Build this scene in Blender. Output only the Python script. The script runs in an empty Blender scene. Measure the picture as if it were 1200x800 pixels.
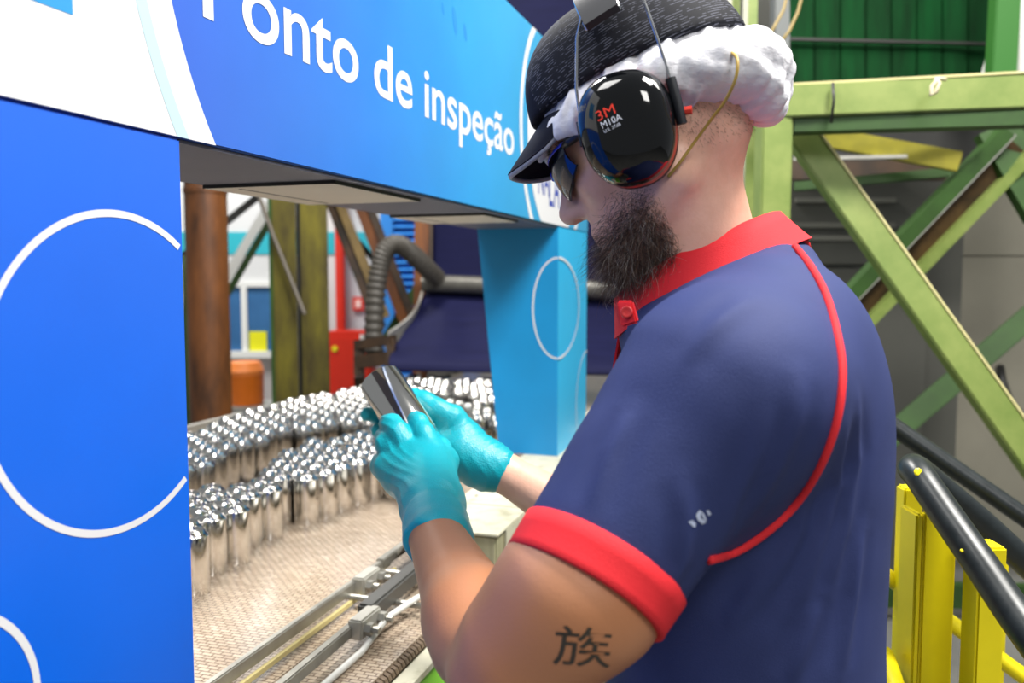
import bpy, bmesh, math, random
import numpy as np
from mathutils import Vector, Matrix
from mathutils.bvhtree import BVHTree

random.seed(7); RNG = np.random.default_rng(7)
SC = bpy.context.scene
COL = SC.collection

# ------------------------------------------------------------------ camera
CZ = 1.55; PITCH = math.radians(4.2); FPX = 1000.0
cam_d = bpy.data.cameras.new('camera'); cam_d.sensor_width = 36; cam_d.lens = 30
cam_d.dof.use_dof = True; cam_d.dof.focus_distance = 1.0; cam_d.dof.aperture_fstop = 4.5
cam_d.clip_start = 0.02; cam_d.clip_end = 200
cam = bpy.data.objects.new('camera', cam_d); COL.objects.link(cam)
cam.location = (0, 0, CZ); cam.rotation_euler = (math.pi/2 - PITCH, 0, 0)
SC.camera = cam

# ------------------------------------------------------------------ world, lamps, exposure
world = bpy.data.worlds.new('hall_light'); SC.world = world; world.use_nodes = True
bg = world.node_tree.nodes['Background']
bg.inputs[0].default_value = (0.93, 0.97, 1.0, 1); bg.inputs[1].default_value = 0.24

def area(name, loc, target, sx, sy, power, color=(1, 1, 1)):
    d = bpy.data.lights.new(name, 'AREA'); d.shape = 'RECTANGLE'; d.size = sx; d.size_y = sy
    d.energy = power; d.color = color
    o = bpy.data.objects.new(name, d); COL.objects.link(o); o.location = loc
    o.rotation_euler = (Vector(target) - Vector(loc)).to_track_quat('-Z', 'Y').to_euler()
    return o
area('bay_and_fill_lamp', (1.25, 0.75, 4.1), (0.2, 1.0, 1.2), 0.8, 0.8, 185, (1.0, 0.97, 0.92))
area('bay_and_fill_lamp', (-1.6, 0.6, 4.8), (-0.3, 1.6, 1.0), 1.2, 1.2, 60, (1.0, 0.98, 0.95))
area('bay_and_fill_lamp', (-1.0, 3.6, 4.6), (-0.6, 2.6, 0.9), 0.9, 0.9, 150, (1.0, 0.97, 0.92))
area('bay_and_fill_lamp', (-3.0, 7.0, 5.0), (-3.0, 8.6, 1.2), 2.0, 1.2, 230, (1.0, 1.0, 1.0))
area('bay_and_fill_lamp', (2.6, 1.6, 4.8), (1.8, 3.4, 1.2), 1.2, 1.2, 75, (1.0, 0.97, 0.9))
area('bay_and_fill_lamp', (0.9, -1.9, 3.9), (0.2, 0.9, 1.4), 1.0, 1.0, 62, (1.0, 0.98, 0.95))  # fill lamp added behind the camera to brighten the worker's near side
SC.view_settings.view_transform = 'Standard'; SC.view_settings.look = 'None'
SC.view_settings.exposure = 0.12; SC.view_settings.gamma = 1.0
SC.view_settings.use_curve_mapping = False

# ------------------------------------------------------------------ frames
AZ = math.atan2(320, 1000)
A = np.array([math.sin(AZ), math.cos(AZ), 0.0])       # along the conveyor
L = np.array([-math.cos(AZ), math.sin(AZ), 0.0])      # across it, away from the walkway
ZUP = np.array([0, 0, 1.0])
def PF(a, l, z): return A*a + L*l + ZUP*z
def W(px, py, d):
    x = (px-600)/FPX; y = -(py-400)/FPX
    fw = np.array([0, math.cos(PITCH), -math.sin(PITCH)]); up = np.array([0, math.sin(PITCH), math.cos(PITCH)])
    return (fw + up*y + np.array([1.0, 0, 0])*x)*d + np.array([0, 0, CZ])
def PX(p):
    q = np.asarray(p, float) - np.array([0, 0, CZ])
    fw = np.array([0, math.cos(PITCH), -math.sin(PITCH)]); up = np.array([0, math.sin(PITCH), math.cos(PITCH)])
    d = q@fw
    return 600 + FPX*q[0]/d, 400 - FPX*(q@up)/d, d

# ------------------------------------------------------------------ materials
def lin(c):
    return tuple((x/12.92 if x <= 0.04045 else ((x+0.055)/1.055)**2.4) for x in c)
def rgb(r, g, b): return lin((r/255, g/255, b/255))
MATS = {}
def mat(name, col, rough=0.5, metal=0.0, var=0.0, vscale=6.0, col2=None, bump=0.0, bscale=60.0, coat=0.0,
        stretch=(1, 1, 1), spec=0.5, subs=0.0, emit=None, trans=0.0, alpha=1.0, rvar=0.0, contrast=(0.35, 0.68)):
    if name in MATS: return MATS[name]
    m = bpy.data.materials.new(name); m.use_nodes = True
    nt = m.node_tree; b = nt.nodes['Principled BSDF']
    b.inputs['Base Color'].default_value = (*col, 1); b.inputs['Roughness'].default_value = rough
    b.inputs['Metallic'].default_value = metal; b.inputs['Specular IOR Level'].default_value = spec
    b.inputs['Coat Weight'].default_value = coat; b.inputs['Coat Roughness'].default_value = 0.05
    b.inputs['Transmission Weight'].default_value = trans; b.inputs['Alpha'].default_value = alpha
    if subs: 
        b.inputs['Subsurface Weight'].default_value = subs; b.inputs['Subsurface Radius'].default_value = (0.012, 0.005, 0.003)
    if emit:
        b.inputs['Emission Color'].default_value = (*col, 1); b.inputs['Emission Strength'].default_value = emit
    tc = nt.nodes.new('ShaderNodeTexCoord'); mp = nt.nodes.new('ShaderNodeMapping')
    mp.inputs['Scale'].default_value = stretch
    nt.links.new(tc.outputs['Object'], mp.inputs[0])
    if var or col2:
        n = nt.nodes.new('ShaderNodeTexNoise'); n.inputs['Scale'].default_value = vscale; n.inputs['Detail'].default_value = 6
        n.inputs['Roughness'].default_value = 0.65
        nt.links.new(mp.outputs[0], n.inputs['Vector'])
        r = nt.nodes.new('ShaderNodeValToRGB'); nt.links.new(n.outputs[0], r.inputs[0])
        c2 = col2 if col2 else tuple(x*(1-var) for x in col)
        r.color_ramp.elements[0].position = contrast[0]; r.color_ramp.elements[1].position = contrast[1]
        r.color_ramp.elements[0].color = (*c2, 1); r.color_ramp.elements[1].color = (*col, 1)
        nt.links.new(r.outputs[0], b.inputs['Base Color'])
        if rvar:
            mr = nt.nodes.new('ShaderNodeMapRange'); nt.links.new(n.outputs[0], mr.inputs[0])
            mr.inputs[3].default_value = max(0.02, rough-rvar); mr.inputs[4].default_value = min(1, rough+rvar)
            nt.links.new(mr.outputs[0], b.inputs['Roughness'])
    if bump:
        n2 = nt.nodes.new('ShaderNodeTexNoise'); n2.inputs['Scale'].default_value = bscale; n2.inputs['Detail'].default_value = 3
        nt.links.new(mp.outputs[0], n2.inputs['Vector'])
        bp = nt.nodes.new('ShaderNodeBump'); bp.inputs['Strength'].default_value = bump; bp.inputs['Distance'].default_value = 0.002
        nt.links.new(n2.outputs[0], bp.inputs['Height']); nt.links.new(bp.outputs[0], b.inputs['Normal'])
    MATS[name] = m
    return m
def nodes(m): return m.node_tree, m.node_tree.nodes['Principled BSDF']

# ------------------------------------------------------------------ mesh builder
class MB:
    def __init__(s): s.v = []; s.f = []
    def add(s, vs, fs):
        o = len(s.v); s.v += [tuple(map(float, p)) for p in vs]; s.f += [tuple(i+o for i in f) for f in fs]; return s
    def hexa(s, p):     # 8 points: bottom 4 ccw, top 4
        return s.add(p, [(3, 2, 1, 0), (4, 5, 6, 7), (0, 1, 5, 4), (1, 2, 6, 5), (2, 3, 7, 6), (3, 0, 4, 7)])
    def pbox(s, a0, a1, l0, l1, z0, z1):
        # in portal frame; l grows to the left of a -> order for outward normals
        return s.hexa([PF(a0, l1, z0), PF(a0, l0, z0), PF(a1, l0, z0), PF(a1, l1, z0), PF(a0, l1, z1), PF(a0, l0, z1), PF(a1, l0, z1), PF(a1, l1, z1)])
    def wbox(s, x0, x1, y0, y1, z0, z1):
        return s.hexa([(x0, y0, z0), (x1, y0, z0), (x1, y1, z0), (x0, y1, z0), (x0, y0, z1), (x1, y0, z1), (x1, y1, z1), (x0, y1, z1)])
    def bar(s, p, q, w, h, side=None):   # rectangular bar from p to q, w along side, h along the third axis
        p = np.asarray(p, float); q = np.asarray(q, float); t = q-p; t /= np.linalg.norm(t)
        sd = np.asarray(side if side is not None else (0, 0, 1.0), float); sd = sd - t*(sd@t); sd /= np.linalg.norm(sd)
        n = np.cross(t, sd); a = sd*w/2; b = n*h/2
        return s.hexa([p-a-b, p+a-b, p+a+b, p-a+b, q-a-b, q+a-b, q+a+b, q-a+b])
    def tube(s, pts, r, n=10, caps=True):
        pts = [np.asarray(p, float) for p in pts]; R = r if hasattr(r, '__len__') else [r]*len(pts)
        ref = None; rings = []
        for i, p in enumerate(pts):
            t = pts[min(i+1, len(pts)-1)] - pts[max(i-1, 0)]; t = t/np.linalg.norm(t)
            if ref is None:
                ref = np.array([0, 0, 1.0]) if abs(t[2]) < 0.9 else np.array([1.0, 0, 0])
            u = ref - t*(ref@t); u /= np.linalg.norm(u); v = np.cross(t, u); ref = u
            rings.append([p + R[i]*(math.cos(2*math.pi*k/n)*u + math.sin(2*math.pi*k/n)*v) for k in range(n)])
        vs = [x for rg in rings for x in rg]; fs = []
        for i in range(len(pts)-1):
            for k in range(n): fs.append((i*n+k, i*n+(k+1) % n, (i+1)*n+(k+1) % n, (i+1)*n+k))
        if caps: fs += [tuple(range(n-1, -1, -1)), tuple((len(pts)-1)*n+k for k in range(n))]
        return s.add(vs, fs)
    def lathe(s, prof, n=24, base=(0, 0, 0), axis=(0, 0, 1), close=False):
        ax = np.asarray(axis, float); ax /= np.linalg.norm(ax); base = np.asarray(base, float)
        u = np.array([1.0, 0, 0]) if abs(ax[0]) < 0.9 else np.array([0, 1.0, 0]); u = u-ax*(u@ax); u /= np.linalg.norm(u); v = np.cross(ax, u)
        vs = []; fs = []
        for r, z in prof:
            for k in range(n):
                t = 2*math.pi*k/n; vs.append(base + ax*z + r*(u*math.cos(t)+v*math.sin(t)))
        for i in range(len(prof)-1):
            for k in range(n): fs.append((i*n+k, i*n+(k+1) % n, (i+1)*n+(k+1) % n, (i+1)*n+k))
        if close: fs += [tuple(range(n-1, -1, -1)), tuple((len(prof)-1)*n+k for k in range(n))]
        return s.add(vs, fs)
    def prism(s, poly, off):   # 3-d polygon extruded by a vector
        n = len(poly); off = np.asarray(off, float)
        vs = [np.asarray(p, float) for p in poly] + [np.asarray(p, float)+off for p in poly]
        fs = [tuple(range(n-1, -1, -1)), tuple(range(n, 2*n))] + [(i, (i+1) % n, n+(i+1) % n, n+i) for i in range(n)]
        return s.add(vs, fs)
    def grid(s, fn, nu, nv, thick=0.0):
        P = [[np.asarray(fn(i/nu, j/nv), float) for j in range(nv+1)] for i in range(nu+1)]
        vs = [p for r in P for p in r]; w = nv+1
        fs = [(i*w+j, (i+1)*w+j, (i+1)*w+j+1, i*w+j+1) for i in range(nu) for j in range(nv)]
        if thick:
            n = len(vs)
            nr = []
            for i in range(nu+1):
                for j in range(nv+1):
                    du = P[min(i+1, nu)][j]-P[max(i-1, 0)][j]; dv = P[i][min(j+1, nv)]-P[i][max(j-1, 0)]
                    c = np.cross(du, dv); nr.append(c/(np.linalg.norm(c)+1e-12))
            vs = vs + [v-m*thick for v, m in zip(vs, nr)]
            fs = fs + [tuple(n+k for k in reversed(f)) for f in fs]
            bd = [(i*w, (i+1)*w) for i in range(nu)] + [((i+1)*w+nv, i*w+nv) for i in range(nu)] + [(j+1, j) for j in range(nv)] + [(nu*w+j, nu*w+j+1) for j in range(nv)]
            fs += [(a, n+a, n+b, b)[::1] for a, b in bd]
        return s.add(vs, fs)
    def build(s, name, m, parent=None, smooth=False, bevel=0.0, origin='base', kind=None, label=None, recalc=True):
        V = np.array(s.v, float)
        if parent is not None: org = np.array(parent_world(parent))
        elif origin == 'base': org = np.array([(V[:, 0].min()+V[:, 0].max())/2, (V[:, 1].min()+V[:, 1].max())/2, V[:, 2].min()])
        else: org = np.zeros(3)
        me = bpy.data.meshes.new(name); me.from_pydata([tuple(p) for p in (V-org)], [], s.f)
        if recalc or bevel:
            bm = bmesh.new(); bm.from_mesh(me)
            bmesh.ops.recalc_face_normals(bm, faces=bm.faces)
            if bevel:
                es = [e for e in bm.edges if len(e.link_faces) == 2 and e.calc_face_angle(0) > 0.6]
                bmesh.ops.bevel(bm, geom=es, offset=bevel, segments=2, affect='EDGES', clamp_overlap=True)
            bm.to_mesh(me); bm.free()
        if smooth: shade(me, smooth)
        if m is not None: me.materials.append(m)
        o = bpy.data.objects.new(name, me); COL.objects.link(o)
        if parent is not None: o.parent = parent
        else: o.location = org
        if kind: o['kind'] = kind
        if label: o['label'] = label
        return o
def shade(me, ang=True):
    for p in me.polygons: p.use_smooth = True
    if ang is not True:
        me.set_sharp_from_angle(angle=math.radians(ang))
def parent_world(o):
    p = np.array(o.location)
    return p if o.parent is None else p + parent_world(o.parent)
def thing(name, loc, label, cat, group=None):
    o = bpy.data.objects.new(name, None); COL.objects.link(o); o.location = tuple(loc); o.empty_display_size = 0.05
    return tag(o, label, cat, group)
def tag(o, label, cat, group=None):
    o['label'] = label; o['category'] = cat
    if group: o['group'] = group
    return o
def struct(o): o['kind'] = 'structure'; return o
def text_mb(body, place, size=1.0, font=None, resu=6, bold=0.0):
    """text as flat mesh; place(x, y) -> world point"""
    c = bpy.data.curves.new('txt', 'FONT'); c.body = body; c.size = size; c.resolution_u = resu; c.offset = bold
    o = bpy.data.objects.new('txt', c); COL.objects.link(o)
    dg = bpy.context.evaluated_depsgraph_get(); me = bpy.data.meshes.new_from_object(o.evaluated_get(dg))
    V = np.array([v.co[:] for v in me.vertices]); F = [tuple(p.vertices) for p in me.polygons]
    bpy.data.objects.remove(o); bpy.data.curves.remove(c); bpy.data.meshes.remove(me)
    return V, F

# ------------------------------------------------------------------ signed-distance modelling
class Field:
    def __init__(s, h): s.h = h; s.p = []; s.post = None
    def cone(s, a, b, r1, r2, k=0.02, op='u'):
        a = np.asarray(a, float); b = np.asarray(b, float); ba = b-a; bb = max(ba@ba, 1e-12); R = max(r1, r2)
        def fn(X, Y, Z):
            h = np.clip(((X-a[0])*ba[0]+(Y-a[1])*ba[1]+(Z-a[2])*ba[2])/bb, 0, 1)
            return np.sqrt((X-a[0]-h*ba[0])**2+(Y-a[1]-h*ba[1])**2+(Z-a[2]-h*ba[2])**2) - (r1+(r2-r1)*h)
        s.p.append((fn, np.minimum(a, b)-R, np.maximum(a, b)+R, k, op)); return s
    def chain(s, pts, k=0.02, op='u'):
        for (a, ra), (b, rb) in zip(pts[:-1], pts[1:]): s.cone(a, b, ra, rb, k, op)
        return s
    def ell(s, c, rad, ax=None, k=0.02, op='u'):
        c = np.asarray(c, float); M = np.eye(3) if ax is None else np.array(ax, float); r = np.asarray(rad, float)
        ext = np.sqrt(((M*r[:, None])**2).sum(0))
        def fn(X, Y, Z):
            x = X-c[0]; y = Y-c[1]; z = Z-c[2]
            q = [M[i, 0]*x+M[i, 1]*y+M[i, 2]*z for i in range(3)]
            k0 = np.sqrt((q[0]/r[0])**2+(q[1]/r[1])**2+(q[2]/r[2])**2)
            k1 = np.sqrt((q[0]/r[0]**2)**2+(q[1]/r[1]**2)**2+(q[2]/r[2]**2)**2)
            return k0*(k0-1)/(k1+1e-9)
        s.p.append((fn, c-ext, c+ext, k, op)); return s
    def plane(s, pt, n, k=0.004):     # keep the side where (p-pt).n < 0
        pt = np.asarray(pt, float); n = np.asarray(n, float); n = n/np.linalg.norm(n)
        def fn(X, Y, Z): return (X-pt[0])*n[0]+(Y-pt[1])*n[1]+(Z-pt[2])*n[2]
        s.p.append((fn, None, None, k, 'i')); return s
    def func(s, fn, lo, hi, k=0.01, op='u'): s.p.append((fn, np.asarray(lo, float), np.asarray(hi, float), k, op)); return s
    def mesh(s, smooth_it=1):
        h = s.h
        us = [p for p in s.p if p[4] == 'u']
        lo = np.min([p[1] for p in us], 0)-4*h-0.02; hi = np.max([p[2] for p in us], 0)+4*h+0.02
        n = np.ceil((hi-lo)/h).astype(int)+1
        ax = [(lo[i]+h*np.arange(n[i])).astype(np.float32) for i in range(3)]
        D = np.full(n, 0.25, np.float32)
        for fn, a, b, k, op in s.p:
            if a is None: sl = [slice(0, n[i]) for i in range(3)]
            else:
                m = k+4*h
                i0 = np.clip(np.floor((a-m-lo)/h).astype(int), 0, n); i1 = np.clip(np.ceil((b+m-lo)/h).astype(int)+1, 0, n)
                sl = [slice(i0[i], i1[i]) for i in range(3)]
            X = ax[0][sl[0]][:, None, None]; Y = ax[1][sl[1]][None, :, None]; Z = ax[2][sl[2]][None, None, :]
            d = fn(X, Y, Z); cur = D[tuple(sl)]
            if op == 'u':
                g = np.maximum(k-np.abs(cur-d), 0)/k; D[tuple(sl)] = np.minimum(cur, d)-g*g*k/4
            else:
                if op == 's': d = -d
                g = np.maximum(k-np.abs(cur-d), 0)/k; D[tuple(sl)] = np.maximum(cur, d)+g*g*k/4
        if s.post is not None:
            D = s.post(D, ax[0][:, None, None], ax[1][None, :, None], ax[2][None, None, :]).astype(np.float32)
        return nets(D, lo, h, smooth_it)
def nets(D, lo, h, it=1):
    S = D < 0; C = np.zeros(np.array(D.shape)-1, np.uint8); n = np.array(D.shape)-1
    cor = [(i, j, k) for i in (0, 1) for j in (0, 1) for k in (0, 1)]
    for i, j, k in cor: C += S[i:i+n[0], j:j+n[1], k:k+n[2]]
    mk = (C > 0) & (C < 8); ijk = np.argwhere(mk); idx = np.full(mk.shape, -1, np.int64); idx[mk] = np.arange(len(ijk))
    acc = np.zeros((len(ijk), 3)); cnt = np.zeros(len(ijk))
    for a in cor:
        for d in range(3):
            if a[d]: continue
            b = list(a); b[d] = 1
            va = D[ijk[:, 0]+a[0], ijk[:, 1]+a[1], ijk[:, 2]+a[2]].astype(float); vb = D[ijk[:, 0]+b[0], ijk[:, 1]+b[1], ijk[:, 2]+b[2]].astype(float)
            c = (va < 0) != (vb < 0); t = np.where(c, va/(va-vb+1e-20), 0)
            p = np.array(a, float)[None, :].repeat(len(ijk), 0); p[:, d] += t
            acc[c] += p[c]; cnt[c] += 1
    V = (ijk+acc/cnt[:, None])*h+lo
    F = []
    for d in range(3):
        u, v = [(1, 2), (2, 0), (0, 1)][d]
        a = [slice(0, None)]*3; b = [slice(0, None)]*3; a[d] = slice(0, -1); b[d] = slice(1, None)
        sa = S[tuple(a)]; sb = S[tuple(b)]
        e = np.argwhere(sa != sb)
        e = e[(e[:, u] > 0) & (e[:, v] > 0) & (e[:, u] < n[u]) & (e[:, v] < n[v])]
        ins = sa[e[:, 0], e[:, 1], e[:, 2]]
        def g(du, dv):
            q = e.copy(); q[:, u] -= du; q[:, v] -= dv; return idx[q[:, 0], q[:, 1], q[:, 2]]
        q = np.stack([g(1, 1), g(0, 1), g(0, 0), g(1, 0)], 1)
        q[~ins] = q[~ins][:, ::-1]; F.append(q)
    F = np.concatenate(F)
    F = F[(F >= 0).all(1)]
    for _ in range(it):
        s = np.zeros_like(V); c = np.zeros(len(V))
        for k in range(4):
            i, j = F[:, k], F[:, (k+1) % 4]
            np.add.at(s, i, V[j]); np.add.at(c, i, 1); np.add.at(s, j, V[i]); np.add.at(c, j, 1)
        V = V*0.5+0.5*s/np.maximum(c, 1)[:, None]
    return V, F
def raw(name, V, F, m, parent=None, smooth=True, label=None, mats=None, midx=None):
    org = parent_world(parent) if parent is not None else np.array([V[:, 0].mean(), V[:, 1].mean(), V[:, 2].min()])
    me = bpy.data.meshes.new(name); nv = len(V); nf = len(F)
    me.vertices.add(nv); me.vertices.foreach_set('co', (V-org).astype(np.float32).ravel())
    k = F.shape[1]
    me.loops.add(nf*k); me.loops.foreach_set('vertex_index', F.astype(np.int32).ravel())
    me.polygons.add(nf); me.polygons.foreach_set('loop_start', np.arange(0, nf*k, k, dtype=np.int32))
    me.polygons.foreach_set('loop_total', np.full(nf, k, np.int32))
    for mm in (mats or [m]): me.materials.append(mm)
    me.update(calc_edges=True); me.validate()
    if midx is not None: me.polygons.foreach_set('material_index', midx.astype(np.int32))
    me.polygons.foreach_set('use_smooth', np.full(len(me.polygons), smooth))
    o = bpy.data.objects.new(name, me); COL.objects.link(o)
    if parent is not None: o.parent = parent
    else: o.location = tuple(org)
    if label: o['label'] = label
    return o
def bvh(V, F): return BVHTree.FromPolygons([tuple(p) for p in V], [tuple(int(i) for i in f) for f in F])
def on_surface(tree, p, n_dir, off):
    """drop p along -n_dir onto the surface; returns the point lifted by off"""
    p = Vector(p); d = Vector(n_dir).normalized()
    hit = tree.ray_cast(p + d*0.3, -d, 0.8)
    if hit[0] is None:
        hit = tree.find_nearest(p)
    return np.array(hit[0] + hit[1]*off), np.array(hit[1])
# ================================================================== materials used
M_conc = mat('concrete', rgb(122, 122, 118), 0.7, var=0.35, vscale=3)
M_wall = mat('wall_paint', rgb(214, 214, 212), 0.7, var=0.08, vscale=1.2)
M_teal = mat('teal_paint', rgb(40, 176, 190), 0.6, var=0.1)
M_wallr = mat('cladding_beige', rgb(150, 146, 132), 0.55, var=0.18, vscale=1.3, rvar=0.15)
M_walld = mat('cladding_grey', rgb(94, 94, 88), 0.5, var=0.2, vscale=1.5)
M_alu = mat('can_aluminium', rgb(226, 224, 220), 0.10, 1.0, var=0.04, vscale=3)
M_green = mat('green_paint', rgb(136, 150, 80), 0.5, var=0.25, vscale=9, col2=rgb(112, 132, 62), stretch=(1, 1, 1))
M_greend = mat('dark_green_paint', rgb(50, 84, 30), 0.55, var=0.35, vscale=8)
M_greenl = mat('lime_paint', rgb(132, 206, 62), 0.5, var=0.1)
M_greenp = mat('green_sheet', rgb(6, 66, 28), 0.7, spec=0.1, var=0.6, vscale=2.2, stretch=(6, 6, 0.7))
M_olive = mat('olive_steel', rgb(112, 104, 20), 0.6, var=0.5, vscale=7, col2=rgb(52, 42, 14), stretch=(1, 1, 0.25))
M_rust = mat('rusty_steel', rgb(138, 78, 24), 0.6, vscale=5, col2=rgb(58, 30, 14), stretch=(1.5, 1.5, 0.3))
M_rustp = mat('pipe_rust', rgb(134, 80, 36), 0.5, vscale=4, col2=rgb(62, 36, 18), stretch=(1.5, 1.5, 0.35))
M_brown = mat('brown_steel', rgb(74, 52, 32), 0.55, vscale=7, col2=rgb(36, 28, 20))
M_dark = mat('dark_steel', rgb(40, 40, 38), 0.5, var=0.3)
M_steel = mat('worn_steel', rgb(170, 168, 160), 0.38, 0.7, var=0.3, vscale=18, rvar=0.12)
M_galv = mat('galvanised', rgb(196, 194, 186), 0.42, 0.55, var=0.22, vscale=14)
M_cream = mat('cream_paint', rgb(200, 197, 176), 0.5, vscale=22, col2=rgb(164, 160, 132), contrast=(0.3, 0.5))
M_creamf = mat('cream_grime', rgb(196, 192, 160), 0.55, vscale=14, col2=rgb(132, 128, 98), stretch=(2, 2, 0.1))
M_black = mat('black_rubber', rgb(26, 27, 28), 0.5, var=0.3, vscale=30)
M_pipe = mat('black_pipe', rgb(34, 40, 42), 0.34, var=0.3, vscale=40, rvar=0.12)
M_yel = mat('yellow_paint', rgb(236, 218, 10), 0.42, var=0.12, vscale=6)
M_orange = mat('orange_plastic', rgb(240, 122, 22), 0.45, var=0.1)
M_red = mat('red_paint', rgb(222, 44, 18), 0.5, var=0.1)
M_white = mat('white_print', rgb(212, 213, 217), 0.4)
M_wht = mat('white_paint', rgb(232, 232, 226), 0.5)
M_lteal = mat('pale_teal_print', rgb(176, 204, 214), 0.4)
M_logo = mat('logo_blue', rgb(52, 72, 160), 0.45)
M_sky = mat('sky_blue_print', rgb(54, 142, 204), 0.35)
M_under = mat('underside_grey', rgb(92, 92, 108), 0.5, var=0.12)
M_upan = mat('underside_panel', rgb(210, 200, 186), 0.55, var=0.08)
M_glass = mat('window_glass', rgb(64, 116, 168), 0.15, var=0.3, vscale=1.5)
M_blue = mat('blue_louvre', rgb(58, 150, 240), 0.5)
M_hose = mat('hose_grey', rgb(74, 70, 64), 0.5, var=0.25, vscale=30)
M_sticker = mat('yellow_sticker', rgb(232, 228, 24), 0.5)
M_wire = mat('wire_tan', rgb(150, 130, 80), 0.5)

def graded(name, stops, vec, lo, hi, rough=0.3, clouds=0.12):
    """colour gradient along a direction of the panel"""
    m = bpy.data.materials.new(name); m.use_nodes = True; nt, b = nodes(m)
    b.inputs['Roughness'].default_value = rough; b.inputs['Coat Weight'].default_value = 0.15; b.inputs['Coat Roughness'].default_value = 0.25
    g = nt.nodes.new('ShaderNodeNewGeometry'); d = nt.nodes.new('ShaderNodeVectorMath'); d.operation = 'DOT_PRODUCT'
    nt.links.new(g.outputs['Position'], d.inputs[0]); d.inputs[1].default_value = tuple(vec)
    mr = nt.nodes.new('ShaderNodeMapRange'); nt.links.new(d.outputs['Value'], mr.inputs[0]); mr.inputs[1].default_value = lo; mr.inputs[2].default_value = hi
    r = nt.nodes.new('ShaderNodeValToRGB'); nt.links.new(mr.outputs[0], r.inputs[0])
    e = r.color_ramp.elements; e[0].color = (*stops[0][1], 1); e[0].position = stops[0][0]; e[1].color = (*stops[-1][1], 1); e[1].position = stops[-1][0]
    for p, c in stops[1:-1]:
        x = e.new(p); x.color = (*c, 1)
    n = nt.nodes.new('ShaderNodeTexNoise'); n.inputs['Scale'].default_value = 5; n.inputs['Detail'].default_value = 4
    nt.links.new(g.outputs['Position'], n.inputs['Vector'])
    mm = nt.nodes.new('ShaderNodeMapRange'); nt.links.new(n.outputs[0], mm.inputs[0]); mm.inputs[1].default_value = 0.3; mm.inputs[2].default_value = 0.7
    mm.inputs[3].default_value = 1-clouds; mm.inputs[4].default_value = 1.0
    mx = nt.nodes.new('ShaderNodeVectorMath'); mx.operation = 'SCALE'
    nt.links.new(r.outputs[0], mx.inputs[0]); nt.links.new(mm.outputs[0], mx.inputs['Scale']); nt.links.new(mx.outputs[0], b.inputs['Base Color'])
    return m
M_head = graded('header_print', [(0, rgb(62, 98, 196)), (0.35, rgb(44, 120, 208)), (0.65, rgb(44, 148, 214)), (1, rgb(58, 158, 206))], A, 0.7, 2.1)
M_pill = graded('pillar_print_sheen', [(0, rgb(2, 98, 222)), (1, rgb(44, 100, 210))], (0, 0, 1), 1.2, 1.7, 0.32, 0.10)  # sheen on the upper pillar is painted into the blue
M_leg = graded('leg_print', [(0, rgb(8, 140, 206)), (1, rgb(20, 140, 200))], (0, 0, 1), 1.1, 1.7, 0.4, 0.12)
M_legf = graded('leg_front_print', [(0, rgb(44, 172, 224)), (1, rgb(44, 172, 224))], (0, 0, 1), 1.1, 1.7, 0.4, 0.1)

# ================================================================== hall shell
o = MB().wbox(-9, 7, -3, 12, -0.05, 0).build('floor', M_conc); struct(o)
YB = 9.0
o = MB().wbox(-9, 1.2, YB, YB+0.15, 0, 6).build('wall_back', M_wall); struct(o)
zt0 = W(300, 298, YB)[2]; zt1 = W(300, 272, YB)[2]
o2 = MB().wbox(-9, 1.2, YB-0.012, YB, zt0, zt1).build('stripe', M_teal, parent=o)
o2 = MB().wbox(-9, 1.2, YB-0.02, YB, 0, W(300, 414, YB)[2]).build('dado_panel', mat('dado_grey', rgb(186, 180, 178), 0.7), parent=o)
# window in the back wall
wz0 = W(300, 411, YB)[2]; wz1 = W(300, 336, YB)[2]; wx0 = W(262, 380, YB)[0]; wx1 = W(331, 380, YB)[0]; wm = W(288, 380, YB)[0]
wn = MB(); t = 0.05
wn.wbox(wx0-t, wx1+t, YB-0.06, YB, wz1, wz1+t); wn.wbox(wx0-t, wx0, YB-0.06, YB, wz0, wz1); wn.wbox(wx1, wx1+t, YB-0.06, YB, wz0, wz1)
wn.wbox(wm-0.03, wm+0.03, YB-0.06, YB, wz0, wz1)
wo = wn.build('window_1', M_wht); struct(wo)
MB().wbox(wx0-t, wx1+t, YB-0.10, YB, wz0-0.07, wz0).build('window_sill', M_wht, parent=wo)
MB().wbox(wx0, wm-0.03, YB-0.03, YB-0.015, wz0, wz1).build('pane', M_glass, parent=wo)
MB().wbox(wm+0.03, wx1, YB-0.03, YB-0.015, wz0, wz1).build('pane', M_glass, parent=wo)
sx0 = W(293, 400, YB)[0]; sx1 = W(313, 400, YB)[0]
MB().wbox(sx0, sx1, YB-0.045, YB-0.031, wz0, W(300, 388, YB)[2]).build('notice_sheet', M_sticker, parent=wo, label='yellow notice sheet stuck inside the window')
# cladding on the right
YR = 4.6
o = MB().wbox(W(1085, 400, YR)[0], 6, YR, YR+0.1, 0, 6).build('wall_right', M_wallr); struct(o)
for (x0, x1, za, zb) in [(1085, 1330, 0.05, 1.668), (1085, 1330, 1.672, 3.0), (1332, 1700, 0.05, 1.668), (1332, 1700, 1.672, 3.0)]:
    MB().wbox(W(x0, 400, YR)[0]+0.01, W(x1, 400, YR)[0], YR-0.03, YR, za, zb).build('panel', M_wallr, parent=o, bevel=0.004)
o = MB().wbox(0.75, W(1086, 400, YR)[0], YR-0.35, YR-0.25, 0, 6).build('wall_machine_side', M_walld); struct(o)
xr1 = W(1086, 400, YR-0.35)[0]
for (za, zb) in [(0.05, 1.6), (1.62, 2.15), (2.17, 3.4)]:
    MB().wbox(0.78, xr1-0.01, YR-0.38, YR-0.35, za, zb).build('panel', M_walld, parent=o, bevel=0.004)
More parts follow.
